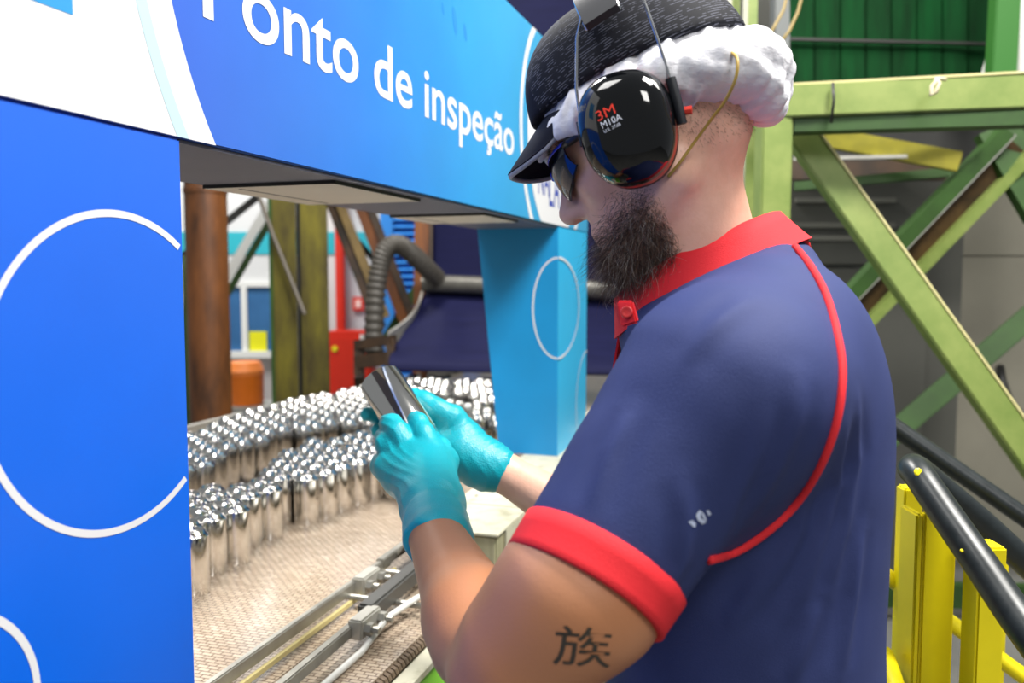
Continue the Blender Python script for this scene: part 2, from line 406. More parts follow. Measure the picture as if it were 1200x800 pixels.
for py in (207, 235, 264, 279):
    z = W(1000, py, YR-0.4)[2]
    MB().wbox(W(930, py, YR-0.4)[0], W(1046, py, YR-0.4)[0], YR-0.40, YR-0.38, z-0.012, z+0.012).build('trim_strip', mat('strip_grey', rgb(118, 118, 110), 0.5), parent=o)
# hole with a black cable in the right cladding
cb = MB().tube([W(1172, 430, YR-0.04), W(1174, 445, YR-0.1), W(1182, 468, YR-0.12), W(1200, 492, YR-0.12), W(1240, 520, YR-0.12)], 0.022, 8).build('cable', M_black, smooth=True)
tag(cb, 'short black cable hanging out of the beige cladding', 'cable')

# ================================================================== inspection arch
arch = thing('inspection_arch', PF(1.5, 0.64, 0), 'blue printed inspection arch with white Portuguese lettering over the belt', 'arch')
LF = 0.6; LB = 0.845; ZB = 1.695; ZT = 2.163; E_ = 0.0005
MB().pbox(0.30, 2.66, LF, LB, ZB, ZT).build('header_beam', M_head, parent=arch, bevel=0.002)
MB().pbox(0.30, 0.75, LF+0.001, LF+0.08, 0.0, ZB-0.001).build('pillar', M_pill, parent=arch, bevel=0.002)
lp = [(LF+0.002, ZB-0.001), (LB-0.005, ZB-0.001), (0.775, 1.052), (LF+0.002, 1.052)]
lg = MB().prism([PF(2.3, l, z) for l, z in lp], A*0.36).build('leg', M_leg, parent=arch)
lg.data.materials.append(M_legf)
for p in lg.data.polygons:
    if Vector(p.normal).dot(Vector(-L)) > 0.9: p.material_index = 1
# underside: dark sheet with pale inset panels
un = MB().pbox(0.752, 2.298, LF+0.004, LB-0.002, ZB-0.004, ZB-0.0005).build('underside', M_under, parent=arch)
for a0, a1 in ((1.10, 1.40), (1.74, 1.98)):
    MB().pbox(a0, a1, LF+0.02, LB-0.003, ZB-0.009, ZB-0.004).build('light_panel', M_upan, parent=un)
    fr = MB(); w = 0.004
    fr.pbox(a0+0.02, a1-0.02, LB-0.055, LB-0.055+w, ZB-0.0095, ZB-0.0088)
    fr.pbox(a0-0.002, a0, LF+0.02, LB-0.003, ZB-0.0092, ZB-0.004); fr.pbox(a0, a1, LF+0.018, LF+0.02, ZB-0.0092, ZB-0.004)
    fr.build('panel_seam', M_dark, parent=un)
def fpt(a, z, e=E_): return PF(a, LF-e, z)
def flat(name, polys, m, e=E_, label=None):
    b = MB()
    for P in polys: b.add([fpt(a, z, e) for a, z in P], [tuple(range(len(P)))])
    return b.build(name, m, parent=arch, label=label, recalc=False)
def arc(c, r, t0, t1, n=40): return [(c[0]+r*math.cos(t0+(t1-t0)*i/n), c[1]+r*math.sin(t0+(t1-t0)*i/n)) for i in range(n+1)]
def quads(P, Q): return [[P[i], P[i+1], Q[i+1], Q[i]] for i in range(len(P)-1)]
def zsweep(c, r, z0, z1, side, n=30):
    out = []
    for i in range(n+1):
        z = z0+(z1-z0)*i/n; out.append((c[0]+side*math.sqrt(max(r*r-(z-c[1])**2, 0)), z))
    return out
cw = (1.218, 1.98)
rt = zsweep(cw, 0.50, ZB+0.001, ZT, -1); flat('white_field', quads([(0.301, z) for _, z in rt], rt), M_white)
flat('pale_stripe', quads(zsweep(cw, 0.553, ZB+0.001, ZT, -1), zsweep(cw, 0.537, ZB+0.001, ZT, -1)), M_lteal, E_*1.6)
flat('blue_square', [[(0.42, 1.78), (0.612, 1.78), (0.612, 1.97), (0.42, 1.97)]], M_sky, E_*1.6)
# round logo at the far end of the header
cl = (2.262, 1.92)
dz = math.sqrt(0.265**2-(ZB-cl[1])**2)
zz0, zz1 = ZB+0.002, ZT-0.002
P = zsweep(cl, 0.265, zz0, zz1, -1); Q = zsweep(cl, 0.265, zz0, zz1, 1); flat('logo_disc', quads(P, Q), M_white)
flat('logo_ring', quads(zsweep(cl, 0.330, zz0, zz1, -1), zsweep(cl, 0.308, zz0, zz1, -1)), M_white)
flat('logo_ring', quads(zsweep(cl, 0.308, zz0, zz1, 1), zsweep(cl, 0.330, zz0, zz1, 1)), M_white)
flat('logo_mark', [[(2.07, 1.862), (2.25, 1.862), (2.25, 1.868), (2.07, 1.868)], [(2.07, 1.862), (2.076, 1.862), (2.076, 1.92), (2.07, 1.92)]], M_logo, E_*2)
V, F = text_mb('NA', None); s_ = 0.085/0.7
flat_txt = MB().add([fpt(2.085+x*0.075, 1.765+y*s_, E_*2) for x, y, _ in V], F).build('lettering', M_logo, parent=arch, recalc=False)
off_ = 0.0
for ch_ in 'LATA':
    V, F = text_mb(ch_, None); mn_ = V[:, 0].min(); wd_ = V[:, 0].max()-mn_
    MB().add([fpt(2.195+(off_+x-mn_)*0.095, 1.742+y*0.115/0.7, E_*2) for x, y, _ in V], F).build('lettering', M_logo, parent=arch, recalc=False)
    off_ += wd_+(0.02 if ch_ in 'AT' else 0.06)
# main lettering
V, F = text_mb('Ponto de inspeção', None, resu=8, bold=0.012)
x0, x1 = V[:, 0].min(), V[:, 0].max()
sa = (1.888-0.790)/(x1-x0); sz = 0.081/0.682
MB().add([fpt(0.790+(x-x0)*sa, 1.831+y*sz*1.0) for x, y, _ in V], F).build('lettering', M_white, parent=arch, recalc=False, label='white lettering on the header')
# rings on the pillar and the leg
def ring(c, r, w, ok, nm='ring', n=160):
    P = arc(c, r+w/2, 0, 2*math.pi, n); Q = arc(c, r-w/2, 0, 2*math.pi, n)
    flat(nm, [q for q in quads(P, Q) if all(ok(*p) for p in q)], M_white, -0.0006)
ring((0.655, 1.461), 0.150, 0.0068, lambda a, z: a < 0.7498)
ring((0.450, 1.200), 0.098, 0.0068, lambda a, z: a < 0.7498)
b = MB(); b2 = MB()
def ell_pts(ra, rz, w, n=48): 
    return [((ra+w*s)*math.sin(math.pi*i/n), (rz+w*s)*math.cos(math.pi*i/n)) for s in (-.5, .5) for i in range(n+1)]
E1 = ell_pts(0.245, 0.140, 0.007); n = 49
b.add([PF(2.3+x, LF-E_, 1.468+z) for x, z in E1], [(i, i+1, n+i+1, n+i) for i in range(n-1)])
E2 = ell_pts(0.072, 0.140, 0.005)
b.add([PF(2.3-E_, LF+0.002+x, 1.468+z) for x, z in E2], [(i, i+1, n+i+1, n+i) for i in range(n-1)])
E3 = [((0.14+0.005*s)*math.cos(t), (0.16+0.005*s)*math.sin(t)) for s in (-.5, .5) for t in [math.pi*(0.5+i/48) for i in range(n)]]
b.add([PF(2.655+x, LF-E_, 1.16+z) for x, z in E3 if True], [(i, i+1, n+i+1, n+i) for i in range(n-1)])
b.build('ring', M_white, parent=arch, recalc=False)
# scuffs on the header print
for px, py, h, w_ in ((519, 10, 16, 2.2), (533, 24, 34, 4.0), (545, 38, 22, 3.0)):
    def ap(px, py):
        r = W(px, py, 1.0)-np.array([0, 0, CZ]); t = LF/(r@L); p = r*t; return p@A, p[2]+CZ
    pts = []
    for k in range(12):
        th = 2*math.pi*k/12; pts.append(fpt(*ap(px+w_/2*math.cos(th)+0.12*h/2*math.sin(th), py+h/2*math.sin(th)), E_))
    MB().add(pts, [tuple(range(12))]).build('scuff_mark', mat('scuff_blue', rgb(38, 128, 200), 0.5), parent=arch, recalc=False)

# ================================================================== conveyor
conv = thing('can_conveyor', PF(2.6, 1.2, 0), 'wide beige modular belt conveyor with steel guide rails carrying the cans', 'conveyor')
def belt_material():
    m = bpy.data.materials.new('modular_belt'); m.use_nodes = True; nt, bs = nodes(m)
    g = nt.nodes.new('ShaderNodeNewGeometry')
    mp = nt.nodes.new('ShaderNodeMapping'); nt.links.new(g.outputs['Position'], mp.inputs[0]); mp.inputs['Rotation'].default_value = (0, 0, AZ)
    br = nt.nodes.new('ShaderNodeTexBrick'); nt.links.new(mp.outputs[0], br.inputs['Vector'])
    br.inputs['Scale'].default_value = 1.0; br.inputs['Brick Width'].default_value = 0.020; br.inputs['Row Height'].default_value = 0.0095
    br.inputs['Mortar Size'].default_value = 0.0011; br.inputs['Mortar Smooth'].default_value = 0.3
    br.inputs['Color1'].default_value = (*rgb(192, 176, 156), 1); br.inputs['Color2'].default_value = (*rgb(170, 152, 133), 1); br.inputs['Mortar'].default_value = (*rgb(96, 76, 62), 1)
    n = nt.nodes.new('ShaderNodeTexNoise'); n.inputs['Scale'].default_value = 7; nt.links.new(g.outputs['Position'], n.inputs['Vector'])
    mr = nt.nodes.new('ShaderNodeMapRange'); nt.links.new(n.outputs[0], mr.inputs[0]); mr.inputs[3].default_value = 0.75; mr.inputs[4].default_value = 1.1
    sc = nt.nodes.new('ShaderNodeVectorMath'); sc.operation = 'SCALE'; nt.links.new(br.outputs['Color'], sc.inputs[0]); nt.links.new(mr.outputs[0], sc.inputs['Scale'])
    nt.links.new(sc.outputs[0], bs.inputs['Base Color'])
    bp = nt.nodes.new('ShaderNodeBump'); bp.invert = True; bp.inputs['Strength'].default_value = 0.18; bp.inputs['Distance'].default_value = 0.002
    nt.links.new(br.outputs['Fac'], bp.inputs['Height']); nt.links.new(bp.outputs[0], bs.inputs['Normal'])
    bs.inputs['Roughness'].default_value = 0.17; bs.inputs['Specular IOR Level'].default_value = 0.8
    return m
M_belt = belt_material()
ZC = 0.95
MB().pbox(0.80, 5.2, 0.715, 2.02, ZC-0.03, ZC).build('belt', M_belt, parent=conv)
es = MB().pbox(0.80, 1.545, 0.575, 0.714, ZC-0.03, ZC-0.001).build('belt', M_belt, parent=conv)
tl = MB()
for i in range(60):     # rounded link ends along the near belt edge
    a = 0.806+i*0.0123
    tl.lathe([(0.0, -0.0045), (0.010, -0.0045), (0.011, 0), (0.010, 0.0045), (0, 0.0045)], 8, base=PF(a, 0.573, ZC-0.014), axis=tuple(A))
tlo = tl.build('link_ends', mat('belt_link', rgb(120, 102, 84), 0.45, var=0.3), parent=conv, kind='stuff')
MB().pbox(0.80, 1.545, 0.540, 0.556, 0.50, ZC-0.028).build('side_plate', M_greenl, parent=conv, bevel=0.003, label='lime green side plate')
MB().pbox(0.80, 1.545, 0.530, 0.562, ZC-0.028, ZC-0.018).build('edge_strip', M_cream, parent=conv)
MB().pbox(0.80, 5.2, 0.58, 2.02, 0.72, ZC-0.031).build('bed', mat('bed_green', rgb(96, 150, 60), 0.5), parent=conv)
for a in (0.95, 2.6, 4.9):
    for l in (0.66, 1.95):
        MB().pbox(a-0.04, a+0.04, l-0.04, l+0.04, 0, 0.72).build('leg', M_greend, parent=conv, bevel=0.004)
# far guard rail, two lengths
MB().pbox(0.80, 3.30, 2.00, 2.025, ZC, 1.03).build('guard_rail', M_galv, parent=conv, bevel=0.003)
MB().pbox(3.305, 5.2, 2.00, 2.02, ZC, 1.005).build('guard_rail', M_galv, parent=conv, bevel=0.003)
# near guide rails with clamps
def clamp(par, a, l, z):
    c = MB().pbox(a-0.035, a+0.035, l-0.014, l+0.012, z-0.012, z+0.022).build('clamp', M_galv, parent=par, bevel=0.003)
    for da in (-0.02, 0.028):
        MB().lathe([(0.0001, 0), (0.011, 0), (0.011, 0.012), (0.0001, 0.012)], 6, base=PF(a+da, l-0.014, z+0.004), axis=tuple(-L)).build('bolt', M_steel, parent=c)
        MB().lathe([(0.0001, 0.01), (0.006, 0.01), (0.006, 0.024), (0.0001, 0.024)], 8, base=PF(a+da, l-0.014, z+0.004), axis=tuple(-L)).build('bolt', M_steel, parent=c)
r1 = MB().bar(PF(0.85, 0.752, ZC+0.030), PF(1.54, 0.756, ZC+0.030), 0.022, 0.012).build('guide_rail', M_steel, parent=conv, bevel=0.002)
MB().bar(PF(0.85, 0.738, ZC+0.012), PF(1.54, 0.742, ZC+0.012), 0.008, 0.006).build('wear_strip', mat('strip_tan', rgb(190, 176, 120), 0.4), parent=r1)
clamp(conv, 1.42, 0.745, ZC+0.025)
MB().bar(PF(1.50, 0.756, ZC+0.035), PF(1.98, 0.76, ZC+0.035), 0.02, 0.016).build('guide_rail', M_steel, parent=conv, bevel=0.002)
r2 = MB().bar(PF(0.85, 0.655, ZC+0.030), PF(1.28, 0.665, ZC+0.030), 0.02, 0.014).build('guide_rail', M_steel, parent=conv, bevel=0.002)
MB().bar(PF(1.26, 0.664, ZC+0.036), PF(1.55, 0.672, ZC+0.036), 0.032, 0.03).build('guide_rail', mat('rail_dark', rgb(92, 92, 90), 0.4, 0.5), parent=conv, bevel=0.004)
clamp(conv, 1.235, 0.652, ZC+0.028)
for a in (1.36, 1.50):
    MB().tube([PF(a, 0.76, ZC+0.02), PF(a, 0.60, ZC+0.02)], 0.006, 8).build('cross_rod', M_steel, parent=conv, smooth=40)
MB().tube([PF(0.85, 0.625, ZC+0.006), PF(1.05, 0.632, ZC+0.006), PF(1.18, 0.628, ZC+0.010), PF(1.27, 0.628, ZC+0.03), PF(1.36, 0.612, ZC+0.034), PF(1.44, 0.590, ZC+0.028), PF(1.54, 0.585, ZC+0.02)], 0.0055, 8).build('cable', mat('cable_grey', rgb(206, 206, 202), 0.45), parent=conv, smooth=True)
# cream side frame at the far end of the rails
sf = MB().pbox(1.55, 3.4, 0.528, 0.700, 0.0, 1.046).build('side_frame', M_creamf, parent=conv, bevel=0.004)
MB().pbox(1.546, 3.4, 0.524, 0.700, 1.0465, 1.0515).build('top_plate', M_cream, parent=conv, bevel=0.001)
MB().pbox(1.60, 3.4, 0.5235, 0.5275, 0.80, 1.046).build('side_sheet', M_cream, parent=conv)
MB().hexa([PF(1.56, 0.745, 0.985), PF(1.56, 0.70, 1.045), PF(2.3, 0.70, 1.045), PF(2.3, 0.745, 0.985), PF(1.56, 0.748, 0.99), PF(1.56, 0.70, 1.051), PF(2.3, 0.70, 1.051), PF(2.3, 0.748, 0.99)]).build('slope_plate', M_galv, parent=conv)
for a in (1.62, 1.65, 1.82):
    MB().lathe([(0.0001, 0), (0.004, 0), (0.004, 0.001), (0.0001, 0.001)], 10, base=PF(a, 0.668, 1.0515)).build('screw', M_dark, parent=conv)
for a in (1.60, 1.63, 1.665):
    MB().pbox(a, a+0.02, 0.716, 0.722, 1.022, 1.03).build('slot', M_black, parent=conv)
gr = MB()
MB().pbox(1.75, 1.7525, 0.53, 0.695, 1.0516, 1.0521).build('plate_seam', mat('seam_grime', rgb(140, 136, 110), 0.6), parent=conv)

# ================================================================== cans
CR, CH = 0.0312, 0.122
def can_mesh():
    prof = [(CR*0.985, 0.0), (CR, 0.002), (CR, CH-0.012), (CR*0.985, CH-0.0095), (CR*0.93, CH-0.0075), (CR*0.80, CH-0.0045), (CR*0.755, CH-0.001), (CR*0.73, CH), (CR*0.70, CH-0.001), (CR*0.67, CH-0.007), (CR*0.58, CH-0.0095), (CR*0.35, CH-0.0070), (0.0005, CH-0.0055)]
    b = MB().lathe(prof, 26)
    o = b.build('can', M_alu, origin='zero'); me = o.data
    shade(me, 70); bpy.data.objects.remove(o); return me
CAN = can_mesh()
def inside(x, y, P):
    c = False; j = len(P)-1
    for i in range(len(P)):
        if (P[i][1] > y) != (P[j][1] > y) and x < (P[j][0]-P[i][0])*(y-P[i][1])/(P[j][1]-P[i][1])+P[i][0]: c = not c
        j = i
    return c
clusters = [
 ('bare aluminium can in the front clump on the belt beside the gloved hands', 'cans in the front clump',
  [(214, 576), (222, 570), (262, 562), (292, 566), (312, 540), (338, 524), (372, 512), (410, 506), (440, 500), (470, 500), (530, 500), (540, 560), (470, 540), (436, 541), (395, 550), (372, 556), (335, 560), (322, 584), (303, 592), (268, 594), (250, 612), (232, 618), (214, 626)]),
 ('bare aluminium can in the rear clump on the belt below the far guard rail', 'cans in the rear clump',
  [(212, 512), (222, 506), (262, 489), (315, 474), (360, 462), (410, 454), (455, 446), (470, 470), (440, 498), (405, 492), (368, 497), (335, 503), (300, 514), (262, 533), (225, 548), (212, 553)]),
 ('bare aluminium can crowding under the dark blue chute belt at the arch leg', 'cans under the chute',
  [(472, 438), (530, 437), (588, 440), (588, 515), (545, 505), (510, 488), (480, 465)]),
]
sp = 0.0665; cnt = 0; th0 = math.radians(21)
for i in range(-40, 75):
    for j in range(-40, 75):
        u_ = i*sp*0.866; v_ = (j+0.5*(i % 2))*sp
        a = 2.2+u_*math.cos(th0)-v_*math.sin(th0)+random.uniform(-.0036, .0036); l = 1.4+u_*math.sin(th0)+v_*math.cos(th0)+random.uniform(-.0036, .0036)
        if not (0.83 < l < 1.955) or a > 3.95 or a < 0.84 or random.random() < 0.07: continue
        x, y, d = PX(PF(a, l, ZC+CH))
        for lab, grp, poly in clusters:
            if inside(x, y, poly):
                if grp == 'cans under the chute' and (random.random() < 0.26 or math.sin(a*9+l*5)*math.sin(l*11-a*3) > 0.45): break
                o = bpy.data.objects.new('aluminium_can', CAN); COL.objects.link(o); o.location = tuple(PF(a, l, ZC)); o.rotation_euler[2] = random.uniform(0, 6.28)
                tag(o, lab, 'can', grp); cnt += 1; break
print('cans', cnt)

# ================================================================== blue incline belt behind the arch
inc = thing('incline_conveyor', W(620, 400, 4.7)*np.array([1, 1, 0]), 'dark blue incline belt conveyor with a roller behind the arch', 'conveyor')
rows = [(507, -120, 5.0, 790, -120, 4.7), (507, 200, 5.0, 770, 200, 4.65), (506, 318, 5.0, 760, 326, 4.6), (500, 342, 4.93, 755, 350, 4.56), (489, 368, 4.75, 752, 376, 4.4), (472, 396, 4.5, 750, 405, 4.2), (460, 416, 4.3, 750, 424, 4.02), (457, 426, 4.22, 750, 434, 3.95), (459, 434, 4.2, 750, 441, 3.93)]
def cat(v, R):
    x = v*(len(R)-1); i = min(int(x), len(R)-2); t = x-i
    return np.array(R[i])*(1-t)+np.array(R[i+1])*t
dr = [np.concatenate([W(r[0], r[1], r[2]), W(r[3], r[4], r[5])]) for r in rows]
def spl(v):
    x = v*(len(dr)-1); i = min(int(x), len(dr)-2); t = x-i
    p0 = dr[max(i-1, 0)]; p1 = dr[i]; p2 = dr[i+1]; p3 = dr[min(i+2, len(dr)-1)]
    return 0.5*((2*p1)+(-p0+p2)*t+(2*p0-5*p1+4*p2-p3)*t*t+(-p0+3*p1-3*p2+p3)*t**3)
M_navy = mat('navy_belt', rgb(24, 26, 62), 0.7, spec=0.12, var=0.25, vscale=10, stretch=(0.4, 0.4, 6))
MB().grid(lambda u, v: spl(v)[:3]*(1-u)+spl(v)[3:]*u, 14, 60, 0.02).build('belt', M_navy, parent=inc, smooth=60)
for k in range(13):      # cross ridges of the belt below the roller
    v = 0.44+k*0.042; q = spl(v); nrm = np.array([0, -0.006, 0.003])
    MB().tube([q[:3]+nrm, q[3:]+nrm], 0.008, 6).build('ridge', M_navy, parent=inc, smooth=True)
MB().tube([W(494, 332, 4.86), W(498, 332, 4.86), W(499, 332, 4.86), W(752, 341, 4.46)], [0.04, 0.04, 0.05, 0.05], 16).build('roller', mat('roller_grey', rgb(112, 110, 104), 0.4, 0.4, var=0.3, vscale=14), parent=inc, smooth=40)
MB().bar(W(497, 120, 4.98), W(492, 470, 4.98), 0.085, 0.06, side=(1, 0, 0)).build('frame_post', M_rust, parent=inc, bevel=0.004)
MB().bar(W(506, 120, 4.95), W(505, 322, 4.95), 0.02, 0.03, side=(1, 0, 0)).build('frame_post', M_brown, parent=inc)
MB().grid(lambda u, v: (W(495, 346, 4.88)*(1-v)+W(455, 399, 4.4)*v) + (u-0.5)*np.array([0.02, 0, 0.09]) + math.sin(v*math.pi)*np.array([0.035, 0, -0.02]), 4, 10, 0.012).build('side_guide', M_galv, parent=inc, smooth=60)
br_ = MB(); br_.bar(W(418, 404, 4.4), W(462, 398, 4.3), 0.05, 0.06); br_.bar(W(421, 400, 4.4), W(421, 440, 4.4), 0.05, 0.05, side=(1, 0, 0)); br_.bar(W(459, 396, 4.3), W(456, 432, 4.3), 0.04, 0.04, side=(1, 0, 0)); br_.bar(W(418, 425, 4.4), W(462, 418, 4.3), 0.07, 0.05)
br_.build('bracket', M_brown, parent=inc, bevel=0.004)
MB().bar(W(421, 440, 4.45), np.array([W(421, 440, 4.45)[0], W(421, 440, 4.45)[1]+0.3, 0]), 0.05, 0.05, side=(1, 0, 0)).build('leg', M_brown, parent=inc)
x_, y_, _ = W(492, 470, 4.98); MB().wbox(x_-0.04, x_+0.04, y_-0.03, y_+0.03, 0, 0.86).build('leg', M_rust, parent=inc)
# corrugated hose
hp = [(439, 420, 4.5), (438, 390, 4.5), (440, 350, 4.5), (444, 318, 4.5), (450, 297, 4.5), (460, 287, 4.52), (472, 289, 4.56), (486, 300, 4.62), (500, 314, 4.7), (512, 326, 4.8)]
hw = [W(*p) for p in hp]; pts = []; rad = []
for i in range(len(hw)-1):
    for k in range(16):
        t = k/16; p0 = hw[max(i-1, 0)]; p1 = hw[i]; p2 = hw[i+1]; p3 = hw[min(i+2, len(hw)-1)]
        pts.append(0.5*((2*p1)+(-p0+p2)*t+(2*p0-5*p1+4*p2-p3)*t*t+(-p0+3*p1-3*p2+p3)*t**3)); rad.append(0.054 if (k//2) % 2 else 0.047)
o = MB().tube(pts, rad, 14).build('corrugated_hose', M_hose, smooth=50); tag(o, 'thick grey corrugated hose bent over beside the dark blue chute', 'hose')

# ================================================================== things seen through the arch on the left
def column(name, px, d, r, m, label):
    x, y, _ = W(px, 350, d)
    prof = [(r*1.6, 0), (r*1.6, 0.03), (r, 0.032), (r, 2.0), (r*1.04, 2.005), (r*1.04, 2.03), (r, 2.035), (r, 4.5)]
    o = MB().lathe(prof, 32, base=(x, y, 0), close=True).build(name, m, smooth=40); tag(o, label, 'column'); return o
column('pipe_column', 244, 4.6, 0.110, M_rustp, 'round rust brown pipe column nearest the blue pillar')
def hbeam(px, d, w, dep, label):
    x, y, _ = W(px, 350, d); t = 0.018
    root = thing('steel_column', (x, y, 0), label, 'column')
    for xa, xb in ((x-0.160, x-0.022), (x+0.005, x+0.165)):
        MB().wbox(xa, xb, y-dep/2, y-dep/2+t, 0, 4.5).build('flange', M_olive, parent=root, bevel=0.003)
        MB().wbox((xa+xb)/2-t/2, (xa+xb)/2+t/2, y-dep/2+t, y+dep/2, 0, 4.5).build('web', M_olive, parent=root)
    MB().wbox(x-0.03, x+0.015, y-dep/2+0.05, y-dep/2+0.07, 0, 4.5).build('core', M_dark, parent=root)  # dark strip stands in for the shaded gap between the flanges
    MB().wbox(x-0.185, x-0.162, y-dep/2+0.01, y+dep/2, 0, 4.5).build('side_plate', M_greend, parent=root)
    return root
FRAME = hbeam(358, 5.2, 0.325, 0.25, 'olive green double flanged steel column with braces behind the guard rail')
def brace(nm, p, q, w, h, m, side=(1, 0, 0), lab=None):
    return MB().bar(W(*p), W(*q), w, h, side=side).build(nm, m, parent=FRAME, bevel=0.003, label=lab)
brace('brace_bar', (200, 312, 5.6), (304, 229, 5.6), 0.045, 0.03, M_dark, (0, 0, 1))
MB().tube([W(302, 226, 5.0), W(320, 275, 5.0), W(357, 368, 4.98)], 0.0135, 8).build('brace_rod', mat('rod_grey', rgb(92, 86, 78), 0.45, 0.4), parent=FRAME, smooth=40, label='thin grey brace rod')
ab = brace('angle_brace', (262, 352, 7.0), (332, 232, 7.0), 0.055, 0.02, M_greend)
MB().bar(W(253, 345, 6.98), W(323, 228, 6.98), 0.075, 0.012, side=(1, 0, 0)).build('flange', M_wht, parent=ab)
ab = brace('angle_brace', (384, 225, 5.4), (446, 385, 5.4), 0.075, 0.02, M_brown)
MB().bar(W(393, 225, 5.37), W(452, 372, 5.37), 0.055, 0.02, side=(1, 0, 0)).build('flange', mat('tan_steel', rgb(122, 100, 56), 0.5, var=0.4), parent=ab)
ab = brace('angle_brace', (418, 225, 5.7), (486, 400, 5.7), 0.10, 0.02, M_rust)
MB().bar(W(427, 225, 5.67), W(493, 395, 5.67), 0.05, 0.02, side=(1, 0, 0)).build('flange', M_brown, parent=ab)
brace('brace_bar', (412, 275, 6.0), (440, 306, 6.0), 0.04, 0.03, M_dark)
brace('brace_bar', (452, 398, 6.0), (500, 320, 6.0), 0.07, 0.03, M_greend)
# orange drum on a stand
x, y, _ = W(287, 450, 6.6); zb = W(287, 473, 6.6)[2]; r = 0.142
dm = thing('plastic_drum', (x, y, zb), 'orange plastic drum with domed lid on a grey stand', 'drum')
MB().lathe([(0.001, 0), (r*0.93, 0), (r*0.98, 0.02), (r, 0.22), (r*0.97, 0.225)], 28, base=(x, y, zb)).build('body', M_orange, parent=dm, smooth=40)
MB().lathe([(r*0.97, 0.225), (r*1.03, 0.228), (r*1.03, 0.262), (r*0.98, 0.268), (r*0.9, 0.315), (r*0.8, 0.328), (0.001, 0.333)], 28, base=(x, y, zb)).build('lid', mat('orange_lid', rgb(248, 140, 62), 0.45), parent=dm, smooth=40)
st = thing('drum_stand', (x, y, 0), 'low grey steel stand under the orange drum', 'stand')
MB().wbox(x-0.25, x+0.22, y-0.2, y+0.2, zb-0.04, zb-0.001).build('top', M_galv, parent=st, bevel=0.004)
for sx in (-0.22, 0.19):
    for sy in (-0.17, 0.17): MB().wbox(x+sx-0.02, x+sx+0.02, y+sy-0.02, y+sy+0.02, 0, zb-0.04).build('leg', M_dark, parent=st)
# red cabinet, red pipe, sign
YC = 8.5
def xz(px, py, d): p = W(px, py, d); return p[0], p[2]
x0, z1 = xz(384, 388, YC); x1, _ = xz(436, 388, YC)
cab = thing('hose_cabinet', ((x0+x1)/2, YC+0.12, 0), 'red metal fire cabinet standing left of the corrugated hose', 'cabinet')
MB().wbox(x0, x1, YC, YC+0.24, 0, z1).build('body', M_red, parent=cab, bevel=0.008)
dr_ = MB().wbox(x0+0.03, x1-0.03, YC-0.015, YC, 0.1, z1-0.06).build('door', M_red, parent=cab, bevel=0.004)
xa, za = xz(392, 409, YC); MB().lathe([(0.001, 0), (0.03, 0), (0.026, 0.012), (0.001, 0.014)], 18, base=(xa, YC-0.015, za), axis=(0, -1, 0)).build('yellow_badge', M_sticker, parent=dr_)
xa, za = xz(424, 396, YC); MB().wbox(xa-0.02, xa+0.02, YC-0.02, YC-0.015, za-0.035, za+0.035).build('white_label', M_wht, parent=dr_)
xa, za = xz(397, 250, 8.8); o = MB().wbox(xa-0.045, xa+0.045, 8.86, 8.95, 0, za+1.2).build('riser_pipe', M_red, bevel=0.015); tag(o, 'red square riser duct on the wall above the red cabinet', 'pipe')
sg = None
x0, z1 = xz(412, 348, 8.9); x1, z0 = xz(425, 364, 8.9)
sg = thing('wall_sign', ((x0+x1)/2, 8.97, z0), 'small square red and white safety sign on the wall', 'sign')
MB().wbox(x0, x1, 8.965, 8.985, z0, z1).build('plate', M_red, parent=sg)
MB().wbox(x0+0.028, x1-0.028, 8.96, 8.965, z0+0.03, z1-0.03).build('symbol', mat('sign_white', rgb(250, 214, 200), 0.5), parent=sg)
x0, z1 = xz(378, 350, 8.9); 
# blue louvre
x0, z1 = xz(446, 225, 8.4); x1, z0 = xz(560, 430, 8.4); z0 = 0.02
lv = thing('louvre_panel', ((x0+x1)/2, 8.5, z0), 'bright blue louvred panel behind the dark braces', 'louvre')
MB().wbox(x0, x1, 8.52, 8.56, z0, z1).build('backing', M_blue, parent=lv)
MB().wbox(x0, x0+0.12, 8.44, 8.52, z0, z1).build('stile', M_blue, parent=lv)
ns = int((z1-z0)/0.07)
for i in range(ns):
    z = z0+i*0.07
    MB().hexa([(x0+0.12, 8.44, z), (x1, 8.44, z), (x1, 8.515, z+0.045), (x0+0.12, 8.515, z+0.045), (x0+0.12, 8.44, z+0.012), (x1, 8.44, z+0.012), (x1, 8.515, z+0.057), (x0+0.12, 8.515, z+0.057)]).build('slat', M_blue, parent=lv)
# grey dish shape and floor-level hose left of the column
o = MB().tube([W(226, 470, 5.4)+np.array([0, 0, -1.0]), W(224, 440, 5.4), W(221, 400, 5.4), W(224, 350, 5.4), W(222, 300, 5.4)], 0.05, 10).build('wall_conduit', M_greend, smooth=True); tag(o, 'dark green conduit beside the rusty pipe column', 'pipe')
